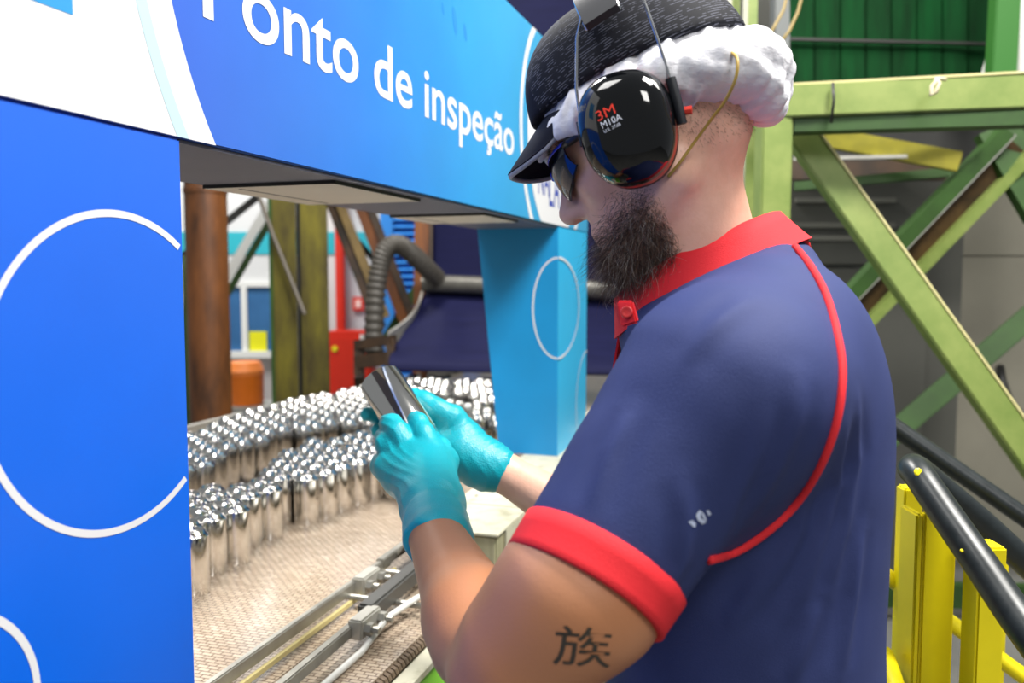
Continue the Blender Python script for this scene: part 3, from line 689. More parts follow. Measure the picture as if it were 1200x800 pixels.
# ================================================================== green steelwork on the right
tr = thing('steel_truss', W(907, 400, 2.35)*np.array([1, 1, 0]), 'light green steel truss frame with post, beam and diagonal behind the worker', 'truss')
pt = W(907, 122, 2.35); x, y = pt[0], pt[1]
MB().wbox(x-0.041, x+0.041, y-0.04, y+0.04, 0, W(907, 106, 2.35)[2]).build('post', M_green, parent=tr, bevel=0.004)
p0 = W(905, 122, 2.35); p1 = W(1330, 104, 2.15)
bm_ = MB().bar(p0, p1, 0.085, 0.075, side=(0, 0, 1)).build('beam', M_green, parent=tr, bevel=0.004)
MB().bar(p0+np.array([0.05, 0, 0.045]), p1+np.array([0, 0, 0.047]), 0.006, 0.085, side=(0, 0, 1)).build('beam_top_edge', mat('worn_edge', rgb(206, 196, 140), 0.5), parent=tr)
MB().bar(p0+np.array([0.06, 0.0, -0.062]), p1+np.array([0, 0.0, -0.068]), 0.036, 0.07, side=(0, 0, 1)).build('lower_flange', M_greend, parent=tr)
d0 = W(908, 118, 2.47); d1 = W(1221, 556, 2.34)
MB().bar(d0, d1, 0.078, 0.055, side=(1, 0, 0.7)).build('diagonal', M_green, parent=tr, bevel=0.004)
tv = (d1-d0)/np.linalg.norm(d1-d0); up_ = np.array([0.8, 0, 0.6]); up_ = up_-tv*(up_@tv); up_ /= np.linalg.norm(up_)
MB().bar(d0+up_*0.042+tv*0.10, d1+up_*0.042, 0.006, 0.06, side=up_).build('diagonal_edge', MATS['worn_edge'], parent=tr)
MB().bar(d1, d1+np.array([0.35, -0.1, -0.48])*1.9, 0.078, 0.055, side=(1, 0, 0.7)).build('diagonal', M_green, parent=tr, bevel=0.004)
xe, ye, ze = p1; MB().wbox(xe-0.04, xe+0.04, ye-0.04, ye+0.04, 0, ze).build('post', M_green, parent=tr, bevel=0.004)
# cable tie and rope on the beam
o = MB().tube([W(976, 97, 2.26), W(977, 118, 2.255), W(974, 144, 2.265)], 0.004, 6).build('cable_tie', M_black, smooth=True); tag(o, 'black cable tie strapped around the green beam', 'cable tie')
o = MB().tube([W(1108, 93, 2.16), W(1100, 92, 2.15), W(1092, 101, 2.14), W(1091, 112, 2.14), W(1097, 108, 2.135), W(1101, 97, 2.14), W(1096, 92, 2.15)], 0.005, 8).build('rope_knot', mat('rope', rgb(190, 180, 150), 0.8), smooth=True); tag(o, 'frayed pale rope knot on top of the green beam', 'rope')
# darker cross members behind
q0 = W(1190, 165, 3.0); q1 = W(960, 405, 3.2); tq = (q1-q0)/np.linalg.norm(q1-q0); sq = np.array([0.7, 0, -0.7]); sq = sq-tq*(sq@tq); sq /= np.linalg.norm(sq)
MB().bar(q0-sq*0.05, q1-sq*0.05, 0.05, 0.07, side=sq).build('channel_flange', M_greend, parent=tr)
MB().bar(q0+sq*0.012+np.array([0, .02, 0]), q1+sq*0.012+np.array([0, .02, 0]), 0.08, 0.02, side=sq).build('channel_web', mat('web_brown', rgb(98, 74, 44), 0.35, 0.3, vscale=5, col2=rgb(36, 28, 18)), parent=tr)
MB().bar(q0+sq*0.068, q1+sq*0.068, 0.036, 0.07, side=sq).build('channel_flange', M_green, parent=tr)
MB().bar(q0-sq*0.024+np.array([0, -.03, 0]), q1-sq*0.024+np.array([0, -.03, 0]), 0.007, 0.01, side=sq).build('channel_lip', M_galv, parent=tr)
o = MB().bar(W(1260, 325, 3.3), W(1000, 548, 3.4), 0.085, 0.05, side=(0.65, 0, 0.75)).build('brace_bar', M_greend, parent=tr, bevel=0.004)
o = MB().bar(W(940, 694, 3.9), W(1290, 700, 3.9), 0.11, 0.06, side=(0, 0, 1)).build('brace_bar', M_greend, parent=tr, bevel=0.004)
for k, (p, q, w, m, lab) in enumerate([
    ((925, 148, 3.0), (1160, 148, 2.9), 0.018, mat('tan_bar', rgb(150, 138, 110), 0.5), 'thin pale horizontal pipe just under the green beam'),
    ((950, 158, 3.2), (1125, 190, 3.0), 0.07, mat('olive_plate', rgb(150, 142, 26), 0.5, var=0.4), 'yellow olive plate under the green beam'),
    ((920, 168, 3.6), (1260, 180, 3.5), 0.24, M_dark, 'dark horizontal channel widened to fill the dim area under the green beam'),  # bar widened so its dark colour stands in for the dim background
    ((920, 200, 3.6), (1260, 200, 3.5), 0.08, M_brown, 'brown horizontal channel in shade under the green beam'),
    ((930, 219, 3.3), (1180, 196, 3.1), 0.035, M_greend, 'slim dark green bar slanting under the green beam')]):
    o = MB().bar(W(*p), W(*q), w, 0.04, side=(0, 0, 1)).build('cross_bar', m, parent=tr, bevel=0.003)
x0 = W(912, 400, 3.4)
o = MB().bar(W(930, 186, 3.15), W(1072, 183, 3.05), 0.012, 0.012).build('cross_rod', M_galv, parent=tr)
o = MB().bar(W(1165, 150, 3.05), W(1225, 250, 3.0), 0.15, 0.04, side=(1, 0, 0)).build('gusset_plate', M_greend, parent=tr)
# dark green sheet above the beam
sh = thing('green_sheet_panel', W(1050, 100, 3.4), 'dark green ribbed sheet panel above the green beam', 'panel')
for k in range(9):
    xa = 925+k*30; xb = xa+29
    if k == 8: xb = 1172
    poly = [W(xa, -150, 3.4), W(xb, -150, 3.4), W(xb, 104, 3.4), W(xa, 104, 3.4)]
    MB().prism(poly, np.array([0, 0.02+0.012*(k % 2), 0])).build('rib', M_greenp, parent=sh, bevel=0.004)
MB().bar(W(925, 46, 3.37), W(1172, 52, 3.37), 0.01, 0.02).build('seam', M_dark, parent=sh)
o = MB().bar(W(1186, -150, 3.1), W(1172, 96, 3.1), 0.09, 0.06, side=(1, 0, 0)).build('steel_post', mat('mid_green', rgb(48, 108, 38), 0.5), bevel=0.004); tag(o, 'mid green post above the beam at upper right', 'post')
o = MB().prism([W(1196, -150, 3.3), W(1290, -150, 3.3), W(1290, 95, 3.3), W(1196, 95, 3.3)], (0, 0.03, 0)).build('white_sheet', M_wht); tag(o, 'narrow white panel at the upper right corner', 'panel')
o = MB().prism([W(1158, 96, 3.2), W(1150, 96, 3.2), W(1161, 57, 3.2), W(1165, 57, 3.2)], (0, 0.02, 0)).build('white_wedge', M_wht, parent=sh)
o = MB().prism([W(908, -150, 3.0), W(926, -150, 3.0), W(926, 104, 3.0), W(908, 104, 3.0)], (0, 0.06, 0)).build('grey_post', mat('post_grey', rgb(92, 96, 96), 0.5), bevel=0.004); tag(o, 'dark grey post left of the green sheet panel', 'post')
# twin light green posts with pale conduits behind the head
for px, w, lab in ((863, 11, 'left light green post behind the cap mesh'), (883, 13, 'right light green post behind the cap mesh')):
    a_ = W(px-w/2, -150, 2.7); b_ = W(px+w/2, -150, 2.7)
    o = MB().wbox(a_[0], b_[0], a_[1]-0.02, a_[1]+0.03, 0, 2.9).build('steel_post', M_green, bevel=0.003); tag(o, lab, 'post')
for px, lab in ((855, 'pale conduit pipe left of the two green posts'), (874, 'pale conduit pipe between the two green posts')):
    a_ = W(px, 0, 2.65); o = MB().tube([(a_[0], a_[1], 0), (a_[0], a_[1], 1.8), (a_[0], a_[1], 2.9)], 0.0085, 10).build('conduit', mat('conduit_dull', rgb(150, 150, 132), 0.5), smooth=True); tag(o, lab, 'pipe')
o = MB().tube([W(876, 52, 2.6), W(886, 48, 2.6), W(896, 45, 2.6)], [0.016, 0.02, 0.014], 10).build('pipe_clamp', M_brown, smooth=True); tag(o, 'brown pipe clamp at the conduit by the hair net', 'clamp')
o = MB().bar(W(904, 70, 2.62), W(904, 150, 2.62), 0.02, 0.02, side=(1, 0, 0)).build('conduit', M_galv); tag(o, 'short pale conduit stub above the green post', 'pipe')
for pts, lab in (([(898, 48), (908, 30), (918, 12), (926, -20), (930, -60)], 'thin tan wire rising from the pipe clamp'), ([(910, 56), (925, 36), (935, 14), (941, -10), (944, -60)], 'thin tan wire running right of the other wire')):
    o = MB().tube([W(a, b, 2.58) for a, b in pts], 0.005, 8).build('wire', M_wire, smooth=True); tag(o, lab, 'wire')
# dark backdrop sheet added in place of the unlit void between arch and truss
o = MB().prism([W(760, -200, 5.9), W(912, -200, 5.9), W(912, 560, 5.9), W(760, 560, 5.9)], (0, 0.05, 0)).build('dark_backdrop', mat('void_dark', rgb(26, 26, 30), 0.6)); tag(o, 'dark backdrop sheet added behind the worker between blue belt and green post', 'panel')

# ================================================================== stair guard rail on the right
gr = thing('guard_rail', W(1095, 700, 1.2)*np.array([1, 1, 0]), 'yellow stair guard rail with black hand rails behind the worker', 'railing')
def vpost(pxl, pxr, py, d, dep, ztop, m=M_yel):
    a_ = W(pxl, py, d); b_ = W(pxr, py, d)
    return MB().wbox(a_[0], b_[0], a_[1], a_[1]+dep, 0, ztop).build('post', m, parent=gr, bevel=0.003)
vpost(1080, 1119, 700, 1.17, 0.012, W(1100, 598, 1.17)[2]-0.0)
vpost(1071, 1079, 700, 1.17, 0.05, W(1100, 600, 1.17)[2])
vpost(1056, 1078, 700, 1.32, 0.03, W(1065, 570, 1.32)[2])
vpost(1145, 1178, 720, 1.10, 0.04, W(1160, 640, 1.10)[2])
vpost(1164, 1186, 600, 1.5, 0.03, W(1172, 622, 1.5)[2])
# hand rail: near tube turning back into the far tube
near = [W(1420, 1000, 0.78), W(1300, 860, 0.86), W(1210, 748, 0.95), W(1150, 662, 1.04), W(1100, 590, 1.12), W(1078, 558, 1.16), W(1070, 549, 1.19), W(1076, 551, 1.23), W(1100, 570, 1.26), W(1150, 612, 1.28), W(1230, 684, 1.30), W(1400, 830, 1.34)]
def cr(P, n=8):
    out = []
    for i in range(len(P)-1):
        p0 = P[max(i-1, 0)]; p1 = P[i]; p2 = P[i+1]; p3 = P[min(i+2, len(P)-1)]
        for k in range(n):
            t = k/n; out.append(0.5*((2*p1)+(-p0+p2)*t+(2*p0-5*p1+4*p2-p3)*t*t+(-p0+3*p1-3*p2+p3)*t**3))
    out.append(P[-1]); return out
MB().tube(cr(near), 0.0205, 18).build('hand_rail', M_pipe, parent=gr, smooth=True, label='glossy black bent hand rail with yellow paint chips')
MB().tube([W(985, 455, 1.75), W(1030, 488, 1.74), W(1210, 612, 1.62), W(1420, 760, 1.5)], 0.0185, 16).build('hand_rail', M_pipe, parent=gr, smooth=True)
MB().tube([W(985, 632, 1.36), W(1025, 664, 1.36), W(1210, 800, 1.30), W(1400, 940, 1.2)], 0.0125, 12).build('mid_rail', M_yel, parent=gr, smooth=True)
MB().tube([W(1036, 766, 1.22), W(1040, 775, 1.20), W(1052, 812, 1.12), W(1080, 900, 1.0)], 0.0125, 12).build('lower_rail', M_yel, parent=gr, smooth=True)
for px, py, dx, dy in ((1076, 553, 5, 1.2), (1078, 560, 5, 1.2), (1127, 645, 2.2, 3), (1151, 660, 5, 2.2)):
    d = 1.16 if py < 600 else (1.065 if py < 650 else 1.045)
    c = W(px, py, d-0.0195)
    MB().lathe([(0.0001, 0.0012), (dx*d/1000*0.7, 0.001), (dx*d/1000, 0)], 10, base=c, axis=(-0.05, -0.9, 0.3)).build('paint_chip', M_yel, parent=gr)
# ================================================================== the worker
fdir = L.copy(); sdir = -A.copy()
PT_H = math.radians(28)
hf = L*math.cos(PT_H)-ZUP*math.sin(PT_H); hu = L*math.sin(PT_H)+ZUP*math.cos(PT_H); hs = -A     # head axes: forward, up, left
H0 = W(762, 158, 0.92)
def HD(f, u, s): return H0+hf*f+hu*u+hs*s
HAX = [hf, hu, hs]
person = thing('person', W(880, 600, 0.95)*np.array([1, 1, 0]), 'worker in navy and red polo shirt with gloves, cap and ear muffs inspecting a can', 'person')
TAX = [L, -A, ZUP]
def T(c): return np.asarray(c, float)
# joints
shL = W(836, 455, 0.74); cuL = W(684, 690, 0.705); elL = W(588, 795, 0.735); wrL = W(508, 622, 1.02)
shR = shL + A*0.40; elR = W(735, 640, 1.24); wrR = W(590, 553, 1.29)
pel = np.array([*W(880, 600, 0.93)[:2], 0.95]); chest = W(880, 470, 0.92)
colB = W(927, 262, 0.94); colF = W(724, 356, 0.985); colC = (colB+colF)/2
neck0 = W(824, 318, 0.95); neck1 = W(795, 190, 0.925)

def skin_field(h):
    f = Field(h)
    # trunk core (under the shirt)
    f.ell(chest-ZUP*0.03, (0.095, 0.16, 0.14), TAX, k=0.05); f.ell(pel+ZUP*0.1, (0.10, 0.15, 0.2), TAX, k=0.06)
    # legs inside the trousers
    for s in (-1, 1):
        hip = pel + A*0.09*s - ZUP*0.02; kn = np.array([*(pel+A*0.11*s+L*0.02)[:2], 0.52]); an = np.array([*(pel+A*0.12*s-L*0.02)[:2], 0.10])
        f.cone(hip, kn, 0.075, 0.05, 0.03); f.cone(kn, an, 0.05, 0.035, 0.02)
    # neck
    f.cone(neck0-L*0.004-ZUP*0.02, neck1, 0.066, 0.060, 0.03)
    f.cone(neck0-ZUP*0.085, shL, 0.05, 0.05, 0.04); f.cone(neck0-ZUP*0.085, shR, 0.05, 0.05, 0.04)
    # left arm
    f.cone(shL, cuL, 0.060, 0.060, 0.03); f.cone(cuL, elL, 0.061, 0.046, 0.03)
    f.cone(cuL+L*0.008, elL*0.6+cuL*0.4+L*0.008, 0.056, 0.052, 0.03)
    fm = elL*0.66+wrL*0.34
    f.cone(elL, fm, 0.043, 0.046, 0.009); f.cone(fm, wrL, 0.046, 0.0315, 0.02)
    f.cone(elL*0.8+wrL*0.2-ZUP*0.01+L*0.012, elL*0.5+wrL*0.5, 0.036, 0.035, 0.014)
    f.cone(wrL, W(500, 575, 1.12), 0.031, 0.028, 0.01)
    # right arm
    f.cone(shR, elR, 0.058, 0.045, 0.03); f.cone(elR, elR*0.62+wrR*0.38, 0.045, 0.043, 0.03); f.cone(elR*0.62+wrR*0.38, wrR, 0.043, 0.029, 0.02)
    f.cone(wrR, W(552, 530, 1.30), 0.029, 0.026, 0.01)
    # head
    f.ell(HD(-0.012, 0.042, 0), (0.100, 0.098, 0.076), HAX, k=0.02)
    f.ell(HD(0.035, 0.0, 0), (0.066, 0.085, 0.064), HAX, k=0.03)
    f.ell(HD(-0.055, -0.005, 0), (0.052, 0.058, 0.060), HAX, k=0.04)
    f.cone(HD(-0.005, -0.060, 0.052), HD(0.075, -0.098, 0.018), 0.020, 0.017, 0.03); f.cone(HD(-0.005, -0.060, -0.052), HD(0.075, -0.098, -0.018), 0.020, 0.017, 0.03)
    f.cone(HD(0.078, -0.100, 0.014), HD(0.078, -0.100, -0.014), 0.020, 0.020, 0.02)
    f.ell(HD(0.062, -0.062, 0), (0.036, 0.040, 0.038), HAX, k=0.03)
    # brow, cheek bones, nose, lips, ears
    f.cone(HD(0.082, 0.030, 0.036), HD(0.082, 0.030, -0.036), 0.014, 0.014, 0.02)
    for s in (-1, 1):
        f.ell(HD(0.064, -0.020, 0.042*s), (0.022, 0.018, 0.016), HAX, k=0.02)
        f.ell(HD(0.088, 0.004, 0.031*s), (0.014, 0.010, 0.014), HAX, k=0.012, op='s')
        f.ell(HD(0.076, 0.004, 0.031*s), (0.0125, 0.0125, 0.0125), HAX, k=0.004)
        f.ell(HD(0.103, -0.036, 0.011*s), (0.011, 0.009, 0.008), HAX, k=0.008)
        f.ell(HD(0.0, -0.005, 0.072*s), (0.018, 0.030, 0.006), HAX, k=0.006)
    f.cone(HD(0.094, 0.012, 0), HD(0.118, -0.030, 0), 0.007, 0.0105, 0.012)
    f.ell(HD(0.113, -0.034, 0), (0.012, 0.010, 0.011), HAX, k=0.01)
    for s in (-1, 1): f.ell(HD(0.109, -0.044, 0.0065*s), (0.005, 0.004, 0.0032), HAX, k=0.003, op='s')
    f.cone(HD(0.096, -0.068, 0.018), HD(0.096, -0.068, -0.018), 0.007, 0.007, 0.008); f.cone(HD(0.094, -0.079, 0.015), HD(0.094, -0.079, -0.015), 0.007, 0.007, 0.006)
    return f
M_skin = mat('skin', rgb(238, 190, 166), 0.44, vscale=26, col2=rgb(222, 168, 142), bump=0.12, bscale=420, contrast=(0.3, 0.7))
def skin_nodes():      # near arm browner, far arm paler: shade and light put into the skin colour
    nt, b = nodes(M_skin); old = b.inputs['Base Color'].links[0].from_socket
    g = nt.nodes.new('ShaderNodeNewGeometry'); sx = nt.nodes.new('ShaderNodeSeparateXYZ'); nt.links.new(g.outputs['Position'], sx.inputs[0])
    mr = nt.nodes.new('ShaderNodeMapRange'); nt.links.new(sx.outputs['Z'], mr.inputs[0]); mr.inputs[1].default_value = 1.30; mr.inputs[2].default_value = 1.44
    mr2 = nt.nodes.new('ShaderNodeMapRange'); nt.links.new(sx.outputs['Y'], mr2.inputs[0]); mr2.inputs[1].default_value = 1.10; mr2.inputs[2].default_value = 1.20
    mxm = nt.nodes.new('ShaderNodeMath'); mxm.operation = 'MAXIMUM'; nt.links.new(mr.outputs[0], mxm.inputs[0]); nt.links.new(mr2.outputs[0], mxm.inputs[1])
    mx = nt.nodes.new('ShaderNodeMix'); mx.data_type = 'RGBA'; mx.inputs[6].default_value = (*rgb(190, 128, 88), 1)
    nt.links.new(mxm.outputs[0], mx.inputs[0]); nt.links.new(old, mx.inputs[7]); nt.links.new(mx.outputs[2], b.inputs['Base Color'])
skin_nodes()
Vb, Fb = skin_field(0.0036).mesh(1)
raw('body', Vb, Fb, M_skin, person)
TB = bvh(Vb, Fb)

# ---------------------------------------------------------------- polo shirt
M_shirt = mat('navy_jersey', rgb(45, 56, 104), 0.72, var=0.10, vscale=14, bump=0.25, bscale=900, spec=0.3)
M_rib = mat('red_rib', rgb(226, 46, 54), 0.75, var=0.08, vscale=20, bump=0.25, bscale=900, spec=0.25)
cfw = (colF-colB)/np.linalg.norm(colF-colB); clf = -A-cfw*(-A@cfw); clf /= np.linalg.norm(clf); cax = np.cross(cfw, clf)
if cax[2] < 0: cax = -cax
f = Field(0.0042)
f.ell(chest+L*(0.000)-ZUP*0.02, (0.128, 0.190, 0.150), TAX, k=0.06)
f.ell(W(872, 570, 0.92), (0.138, 0.190, 0.21), TAX, k=0.06)
f.ell(W(868, 800, 0.93), (0.145, 0.185, 0.30), TAX, k=0.06)
f.cone(colC-ZUP*0.075, shL-L*0.03-ZUP*0.008, 0.060, 0.074, 0.05); f.cone(colC-ZUP*0.075, shR-L*0.03-ZUP*0.008, 0.060, 0.074, 0.05)
f.ell(W(905, 420, 0.86), (0.085, 0.15, 0.10), TAX, k=0.06)
f.ell(colC-cax*0.040, (0.112, 0.098, 0.050), [cfw, clf, cax], k=0.035)
f.cone(shL, cuL, 0.084, 0.070, 0.05)
axL = (cuL-shL)/np.linalg.norm(cuL-shL); axL = axL+np.array([0, -0.26, 0]); axL /= np.linalg.norm(axL)
cuR = shR*0.35+elR*0.65; axR = (cuR-shR)/np.linalg.norm(cuR-shR)
f.cone(shR, cuR, 0.085, 0.068, 0.05)
f.func(lambda X, Y, Z: np.maximum((X-cuL[0])*-axL[0]+(Y-cuL[1])*-axL[1]+(Z-cuL[2])*-axL[2], np.sqrt((X-cuL[0]-axL[0]*0.05)**2+(Y-cuL[1]-axL[1]*0.05)**2+(Z-cuL[2]-axL[2]*0.05)**2)-0.12), cuL-0.2, cuL+0.2, 0.003, 's')
f.func(lambda X, Y, Z: np.maximum((X-cuR[0])*-axR[0]+(Y-cuR[1])*-axR[1]+(Z-cuR[2])*-axR[2], np.sqrt((X-cuR[0]-axR[0]*0.05)**2+(Y-cuR[1]-axR[1]*0.05)**2+(Z-cuR[2]-axR[2]*0.05)**2)-0.12), cuR-0.2, cuR+0.2, 0.003, 's')
f.cone(cuL-axL*0.03, cuL+axL*0.02, 0.055, 0.062, 0.006, 's'); f.cone(cuR-axR*0.03, cuR+axR*0.02, 0.054, 0.060, 0.006, 's')
# neck opening
nkax = (neck1-neck0)/np.linalg.norm(neck1-neck0)
f.func(lambda X, Y, Z: -((X-colC[0])*cax[0]+(Y-colC[1])*cax[1]+(Z-colC[2])*cax[2])-0.016, colC-0.16, colC+0.16, 0.006, 's')
# cloth folds: soft ridges
folds = [([(1006, 470), (1004, 540), (992, 610), (970, 690)], .0050), ([(992, 500), (984, 570), (960, 640), (930, 720)], .0045), ([(960, 560), (938, 620), (905, 680), (868, 730)], .0050),
         ([(905, 650), (880, 690), (850, 740)], .0045), ([(938, 440), (930, 500), (905, 560), (868, 620)], .0045), ([(905, 470), (890, 530), (862, 590), (846, 640)], .0040),
         ([(800, 560), (806, 610), (800, 660), (780, 700)], .0040), ([(742, 480), (716, 530), (690, 600)], .0035), ([(1010, 620), (1000, 700), (985, 790)], .0050), ([(960, 700), (940, 760), (925, 800)], .0045), ([(880, 350), (840, 380), (800, 430)], .0030)]
def cloth(D, X, Y, Z):
    u = X*0.6+Z*0.8; v = Y+0.4*X
    return D + 0.0004*np.sin(u*70+3*np.sin(v*18))*np.sin(v*26+2*np.sin(u*20))
f.post = cloth
Vs, Fs = f.mesh(1)
TS0 = bvh(Vs, Fs)
def vnormals(V, F):
    n = np.cross(V[F[:, 2]]-V[F[:, 0]], V[F[:, 3]]-V[F[:, 1]]); N = np.zeros_like(V)
    for k in range(4): np.add.at(N, F[:, k], n)
    return N/(np.linalg.norm(N, axis=1)[:, None]+1e-12)
Ns = vnormals(Vs, Fs); disp = np.zeros(len(Vs))
for P, r in folds:
    Q = []
    for px, py in P:
        d = Vector(W(px, py, 1.0)-np.array([0, 0, CZ])); hit = TS0.ray_cast(Vector((0, 0, CZ)), d.normalized(), 3)
        if hit[0] is not None: Q.append(np.array(hit[0]))
    if len(Q) < 2: continue
    best = np.full(len(Vs), 9.0); tt = np.zeros(len(Vs)); n = len(Q)-1
    for k in range(n):
        a_, b_ = Q[k], Q[k+1]; ba = b_-a_; h_ = np.clip(((Vs-a_)@ba)/(ba@ba), 0, 1); dd = np.linalg.norm(Vs-a_-h_[:, None]*ba, axis=1)
        m_ = dd < best; best[m_] = dd[m_]; tt[m_] = (k+h_[m_])/n
    env = np.sin(np.pi*np.clip(tt, 0.02, 0.98))**0.7
    disp += env*(r*0.75*np.exp(-(best/0.007)**2)-r*0.42*np.exp(-((best-0.016)/0.009)**2))
Vs = Vs+Ns*disp[:, None]
shirt = raw('polo_shirt', Vs, Fs, M_shirt, person, label='navy short sleeved polo shirt with red trim')
TS = bvh(Vs, Fs)
def cuff(c, ax, r):
    n = 56; rows = []
    u = np.cross(ax, [0.3, 0.2, 1.0]); u /= np.linalg.norm(u); v = np.cross(ax, u)
    b = MB(); vs = []; prof = [(-0.029, 'out', 0.0004), (-0.028, 'out', 0.0028), (-0.016, 'out', 0.0030), (-0.002, 'out', 0.0030), (0.003, 'out', 0.0028), (0.0045, 'out', 0.001), (0.004, 'out', -0.004), (-0.02, 'out', -0.006)]
    for off, _, lift in prof:
        for k in range(n):
            t = 2*math.pi*k/n; d = u*math.cos(t)+v*math.sin(t)
            q = min(off, -0.006); o_ = Vector(c+ax*q)
            hit = TS.ray_cast(o_+Vector(d)*0.13, -Vector(d), 0.13)
            rr = (hit[0]-o_).length if hit[0] is not None else r
            rr = min(max(rr, r*0.85), r*1.25)
            vs.append(c+ax*off+d*(rr+lift))
    fs = [(i*n+k, i*n+(k+1) % n, (i+1)*n+(k+1) % n, (i+1)*n+k) for i in range(len(prof)-1) for k in range(n)]
    b.add(vs, fs); b.build('sleeve_cuff', M_rib, parent=shirt, smooth=True, label='red ribbed sleeve cuff')
cuff(cuL, axL, 0.070); cuff(cuR, axR, 0.068)
# collar: fold-over band around the neck
cc = colC.copy()
def collar_pt(t, row):
    # t: angle from front (0) around; row: cross-section position
    rf = 0.096; rl = 0.076
    prof = [(-0.022, 0.006), (-0.004, 0.001), (0.012, 0.000), (0.018, 0.003), (0.016, 0.008), (0.004, 0.013), (-0.012, 0.020), (-0.023, 0.0255), (-0.0235, 0.0215), (-0.010, 0.012)]
    h_, o_ = prof[row]
    fr = max(0.0, math.cos(t))
    d = cfw*math.cos(t)*(rf+o_) + clf*math.sin(t)*(rl+o_)
    drop = -0.012*fr**2 
    return cc+d+cax*(h_*1.05+drop)+cfw*0.004
nC = 64; t0 = 0.22; vs = []; fs = []
for i in range(nC+1):
    t = t0+(2*math.pi-2*t0)*i/nC
    for r_ in range(10): vs.append(collar_pt(t, r_))
for i in range(nC):
    for r_ in range(9): fs.append((i*10+r_, (i+1)*10+r_, (i+1)*10+r_+1, i*10+r_+1))
fs += [tuple(range(10)), tuple(nC*10+k for k in range(9, -1, -1))]
MB().add(vs, fs).build('collar', M_rib, parent=shirt, smooth=50, label='red ribbed collar')
# button placket
pk = [cc+cfw*0.098-cax*0.012+clf*s*0.014 for s in (-1, 1)]
dn = -ZUP*0.075+L*0.012
MB().prism([pk[0], pk[1], pk[1]+dn, pk[0]+dn], cfw*0.006).build('placket', M_rib, parent=shirt, bevel=0.002)
MB().prism([W(722, 352, .845), W(740, 352, .835), W(747, 378, .83), W(728, 384, .84)], np.array([0.004, 0.012, 0])).build('placket_tab', M_rib, parent=shirt, bevel=0.002)
MB().lathe([(0.0001, 0.0035), (0.0035, 0.0032), (0.0055, 0.0045), (0.0062, 0.003), (0.006, 0)], 16, base=W(735, 366, 0.835), axis=(-0.3, -0.9, 0.15)).build('button', mat('button_red', rgb(196, 50, 50), 0.3), parent=shirt, smooth=True)
# piping along the raglan seam
def surf_path(P, lift, tree, n=10):
    C = cr([np.array([*p]) for p in P], n); out = []
    for px, py in C:
        d = Vector(W(px, py, 1.0)-np.array([0, 0, CZ])); hit = tree.ray_cast(Vector((0, 0, CZ)), d.normalized(), 3)
        if hit[0] is None:
            hit = tree.find_nearest(Vector(W(px, py, 0.85)))
        out.append(np.array(hit[0])+np.array(hit[1])*lift)
    return out
pp = surf_path([(931, 290), (950, 315), (968, 350), (981, 400), (985, 440), (979, 490), (962, 540), (935, 585), (900, 620), (862, 645), (830, 655)], 0.0012, TS)
for _ in range(3): pp = [pp[0]]+[(pp[i-1]+2*pp[i]+pp[i+1])/4 for i in range(1, len(pp)-1)]+[pp[-1]]
MB().tube(pp, 0.0038, 8).build('piping', M_rib, parent=shirt, smooth=True, label='red piping along the shoulder seam')
# the same piping on the far shoulder
pm = []
mid = chest
for p in pp:
    q = p-mid; q = q-2*A*(q@A); x = mid+q; h_ = TS.find_nearest(Vector(x)); pm.append(np.array(h_[0])+np.array(h_[1])*0.0012)
MB().tube(pm, 0.0038, 8).build('piping', M_rib, parent=shirt, smooth=True)
# worn white mark on the sleeve
wm_ = MB()
def decal(P, lift, tree):
    out = []
    for px, py in P:
        d = Vector(W(px, py, 1.0)-np.array([0, 0, CZ])); hit = tree.ray_cast(Vector((0, 0, CZ)), d.normalized(), 3)
        out.append(np.array(hit[0])+np.array(hit[1])*lift)
    return out
for poly in ([(806, 611), (811, 609), (815, 613), (814, 618), (811, 616)], [(815, 603), (819, 597), (822, 599), (820, 606), (825, 609), (827, 612), (822, 614), (817, 609)], [(822, 599), (825, 602), (828, 610), (825, 609), (822, 604)], [(827, 598), (830, 597), (833, 602), (830, 604)]):
    wm_.add(decal(poly, 0.0006, TS), [tuple(range(len(poly)))])
wm_.build('worn_print', mat('worn_white', rgb(176, 186, 210), 0.6), parent=shirt, recalc=False)

# ---------------------------------------------------------------- tattoo
V, F = text_mb('族', None, resu=4, bold=0.003)
V = V-np.array([(V[:, 0].min()+V[:, 0].max())/2, (V[:, 1].min()+V[:, 1].max())/2, 0]); V /= (V[:, 1].max()-V[:, 1].min())
tb = bmesh.new(); vv = []
for x, y, _ in V:
    px = 683+x*66+y*4; py = 757-y*46+x*5
    vv.append((px, py))
pts = []
for px, py in vv:
    d = Vector(W(px, py, 1.0)-np.array([0, 0, CZ])); hit = TB.ray_cast(Vector((0, 0, CZ)), d.normalized(), 3)
    if hit[0] is None: hit = TB.find_nearest(Vector(W(px, py, 0.67)))
    pts.append(np.array(hit[0])+np.array(hit[1])*0.0006)
tb.free()
MB().add(pts, F).build('tattoo', mat('tattoo_ink', rgb(64, 56, 46), 0.6), parent=person, recalc=False, label='dark tattoo character on the upper arm')

